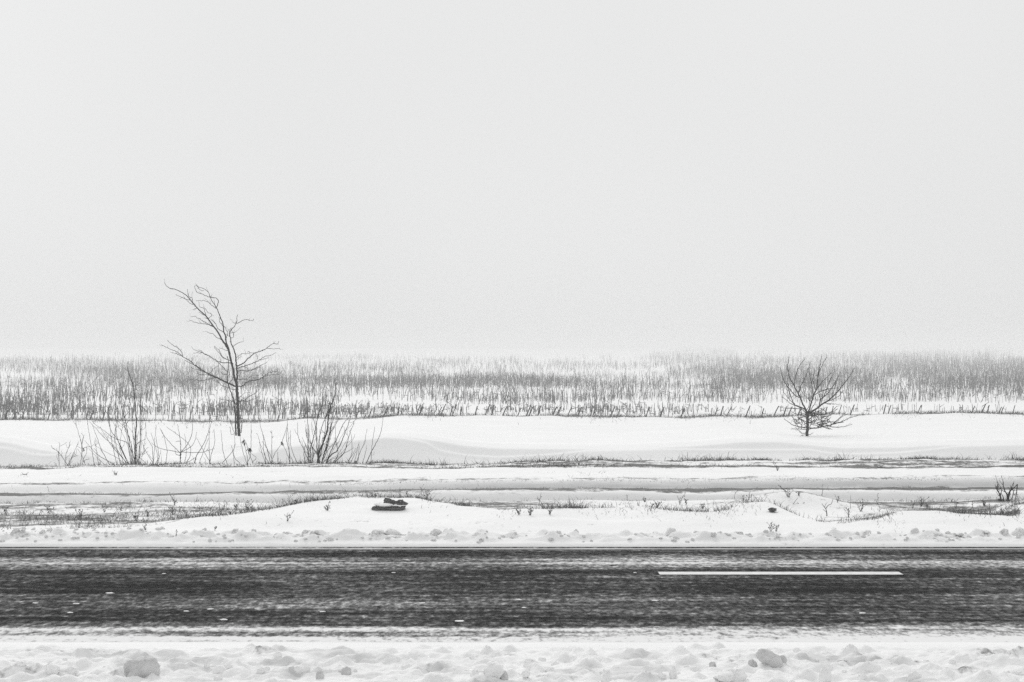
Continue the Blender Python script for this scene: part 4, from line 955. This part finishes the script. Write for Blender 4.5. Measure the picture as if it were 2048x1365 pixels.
# chunks in the foreground bank
def chunk(px, py, w, h, label, seed, m='ice', cut=1, rough=.38, tilt=0., rz=0., grp=None):
    d = 14.0
    for _ in range(6):
        x = (px - 1024) * d / F; z = float(near_z(np.array([x]), np.array([d]))[0]); d = (H - z) * F / (py + h * .5 - YH)
        d = min(max(d, 12.6), 14.4)
    s = d / F; x = (px - 1024) * d / F; z = float(near_z(np.array([x]), np.array([d]))[0])
    o = blob_obj('snow_chunk', M[m], (x, d, z + h * s * .22), seed, w * s * .55, w * s * .42, h * s * .72, rough, cut, None, rz, False, tilt, 13)
    thing(o, label, 'snow chunk', grp or 'snow chunks in the foreground bank')
for c in [(284, 1337, 60, 34, 'big block of grey packed snow in the left foreground', 501), (262, 1330, 30, 14, 'low ledge of snow attached left of the big grey block', 502), (105, 1334, 30, 14, 'rounded snow chunk in the far left foreground', 503), (146, 1340, 24, 16, 'snow chunk between the far left one and the big block', 504),
          (40, 1337, 24, 10, 'flat snow chunk near the left edge of the foreground', 505), (414, 1335, 10, 12, 'small upright snow piece right of the big block', 506), (440, 1340, 26, 16, 'soft snow chunk right of the small upright piece', 507), (522, 1334, 20, 14, 'tilted snow chunk left of centre in the foreground', 508),
          (600, 1340, 34, 16, 'broad snow chunk in the foreground left of centre', 509), (640, 1350, 16, 14, 'dark little snow chunk below the broad one', 510), (692, 1340, 18, 16, 'rounded grey snow chunk left of the foreground centre', 511), (985, 1348, 36, 26, 'tall rough snow chunk at the foreground centre', 512),
          (1008, 1352, 16, 20, 'dark-shadowed small chunk right of the tall rough one', 513), (952, 1358, 20, 16, 'snow chunk at the bottom edge left of the tall rough one', 514), (1062, 1325, 26, 18, 'slanted chunk above the tall rough one', 515), (1213, 1352, 24, 26, 'egg-shaped snow chunk at the bottom right of centre', 516),
          (1322, 1357, 20, 18, 'snow chunk at the bottom edge, left one of a pair', 517), (1346, 1352, 18, 22, 'pointed snow chunk of the pair at the bottom edge', 518), (1425, 1327, 14, 12, 'round snow ball left of the long slanted slab', 519), (1505, 1313, 18, 14, 'dark little snow chunk at the top of the slanted slab', 520),
          (1564, 1334, 16, 12, 'snow chunk at the lower end of the slanted slab', 521), (1470, 1345, 40, 24, 'wide snow block in the foreground left of the slanted slab', 522), (1450, 1359, 44, 16, 'wide snow block cut by the bottom edge', 523), (1650, 1350, 22, 30, 'slanted snow chunk right of the slanted slab', 524),
          (1830, 1347, 26, 18, 'snow chunk in the right foreground', 525), (1725, 1357, 20, 14, 'small snow chunk at the bottom edge in the right foreground', 526), (1960, 1345, 30, 12, 'flat snow chunk near the right edge of the foreground', 527), (815, 1330, 20, 10, 'small flat snow piece left of the foreground centre', 528), (1100, 1340, 22, 12, 'flat snow piece right of the tall rough chunk', 529)]:
    big = c[5] in (501, 512, 522, 524)
    chunk(*c, m='ice' if c[5] in (501, 511, 513, 519, 520, 521, 510) else 'lump', cut=1 if big else random.choice([0, 1]), rz=random.uniform(0, 6.28) if not big else .3)
chunk(1540, 1322, 50, 20, 'long slanted slab of grey snow in the right foreground', 530, 'ice', 1, .22, .55, .2)
for k in range(70):
    chunk(random.uniform(-60, 2110), random.uniform(1308, 1362), (w := random.choice([5, 7, 9, 12, 15])), w * .6, 'small crumb of snow among the larger chunks of the foreground bank', 600 + k, 'lump', grp='snow crumbs in the foreground')

# little bits of snow lying on the asphalt
for px, py, w, lab in ((328, 1148, 8, 'white snow fleck on the centre line at left'), (787, 1146, 8, 'white snow fleck on the centre line left of the picture centre'), (1270, 1146, 7, 'white snow fleck just left of the painted dash'), (70, 1207, 12, 'snow fleck on the near lane at far left'), (153, 1208, 13, 'snow fleck on the near lane, second from left'),
                       (220, 1187, 16, 'snow smear on the near lane below the left verge'), (372, 1223, 11, 'snow fleck low on the near lane at left'), (421, 1219, 14, 'snow fleck right of the low left one'), (140, 1226, 12, 'snow streak low on the near lane at far left'), (448, 1240, 16, 'snow patch at the near side of the lane, left'), (514, 1219, 10, 'snow fleck left of centre on the near lane'),
                       (645, 1224, 12, 'snow fleck on the near lane right of the left pair'), (845, 1207, 12, 'pale fleck on the near lane left of centre'), (1037, 1200, 12, 'pale fleck at the middle of the near lane'), (1048, 1216, 10, 'pale fleck below the middle one'), (1310, 1202, 14, 'pale streak under the left end of the dash'), (1725, 1227, 14, 'pale streak under the right end of the dash'), (920, 1243, 20, 'snow patch at the near side of the lane, centre')):
    d = F * H / (py - YH); x = (px - 1024) * d / F; s = d / F
    V, Q = blob(700 + px, w * s * .5, w * s * .4, .003 + .0002 * w, .5, 0, 7); o = link('snow_fleck', mesh_np('snow_fleck', V, Q, True), M['lump'], None, (x, d, .001)); thing(o, lab, 'snow fleck', 'snow flecks on the road')
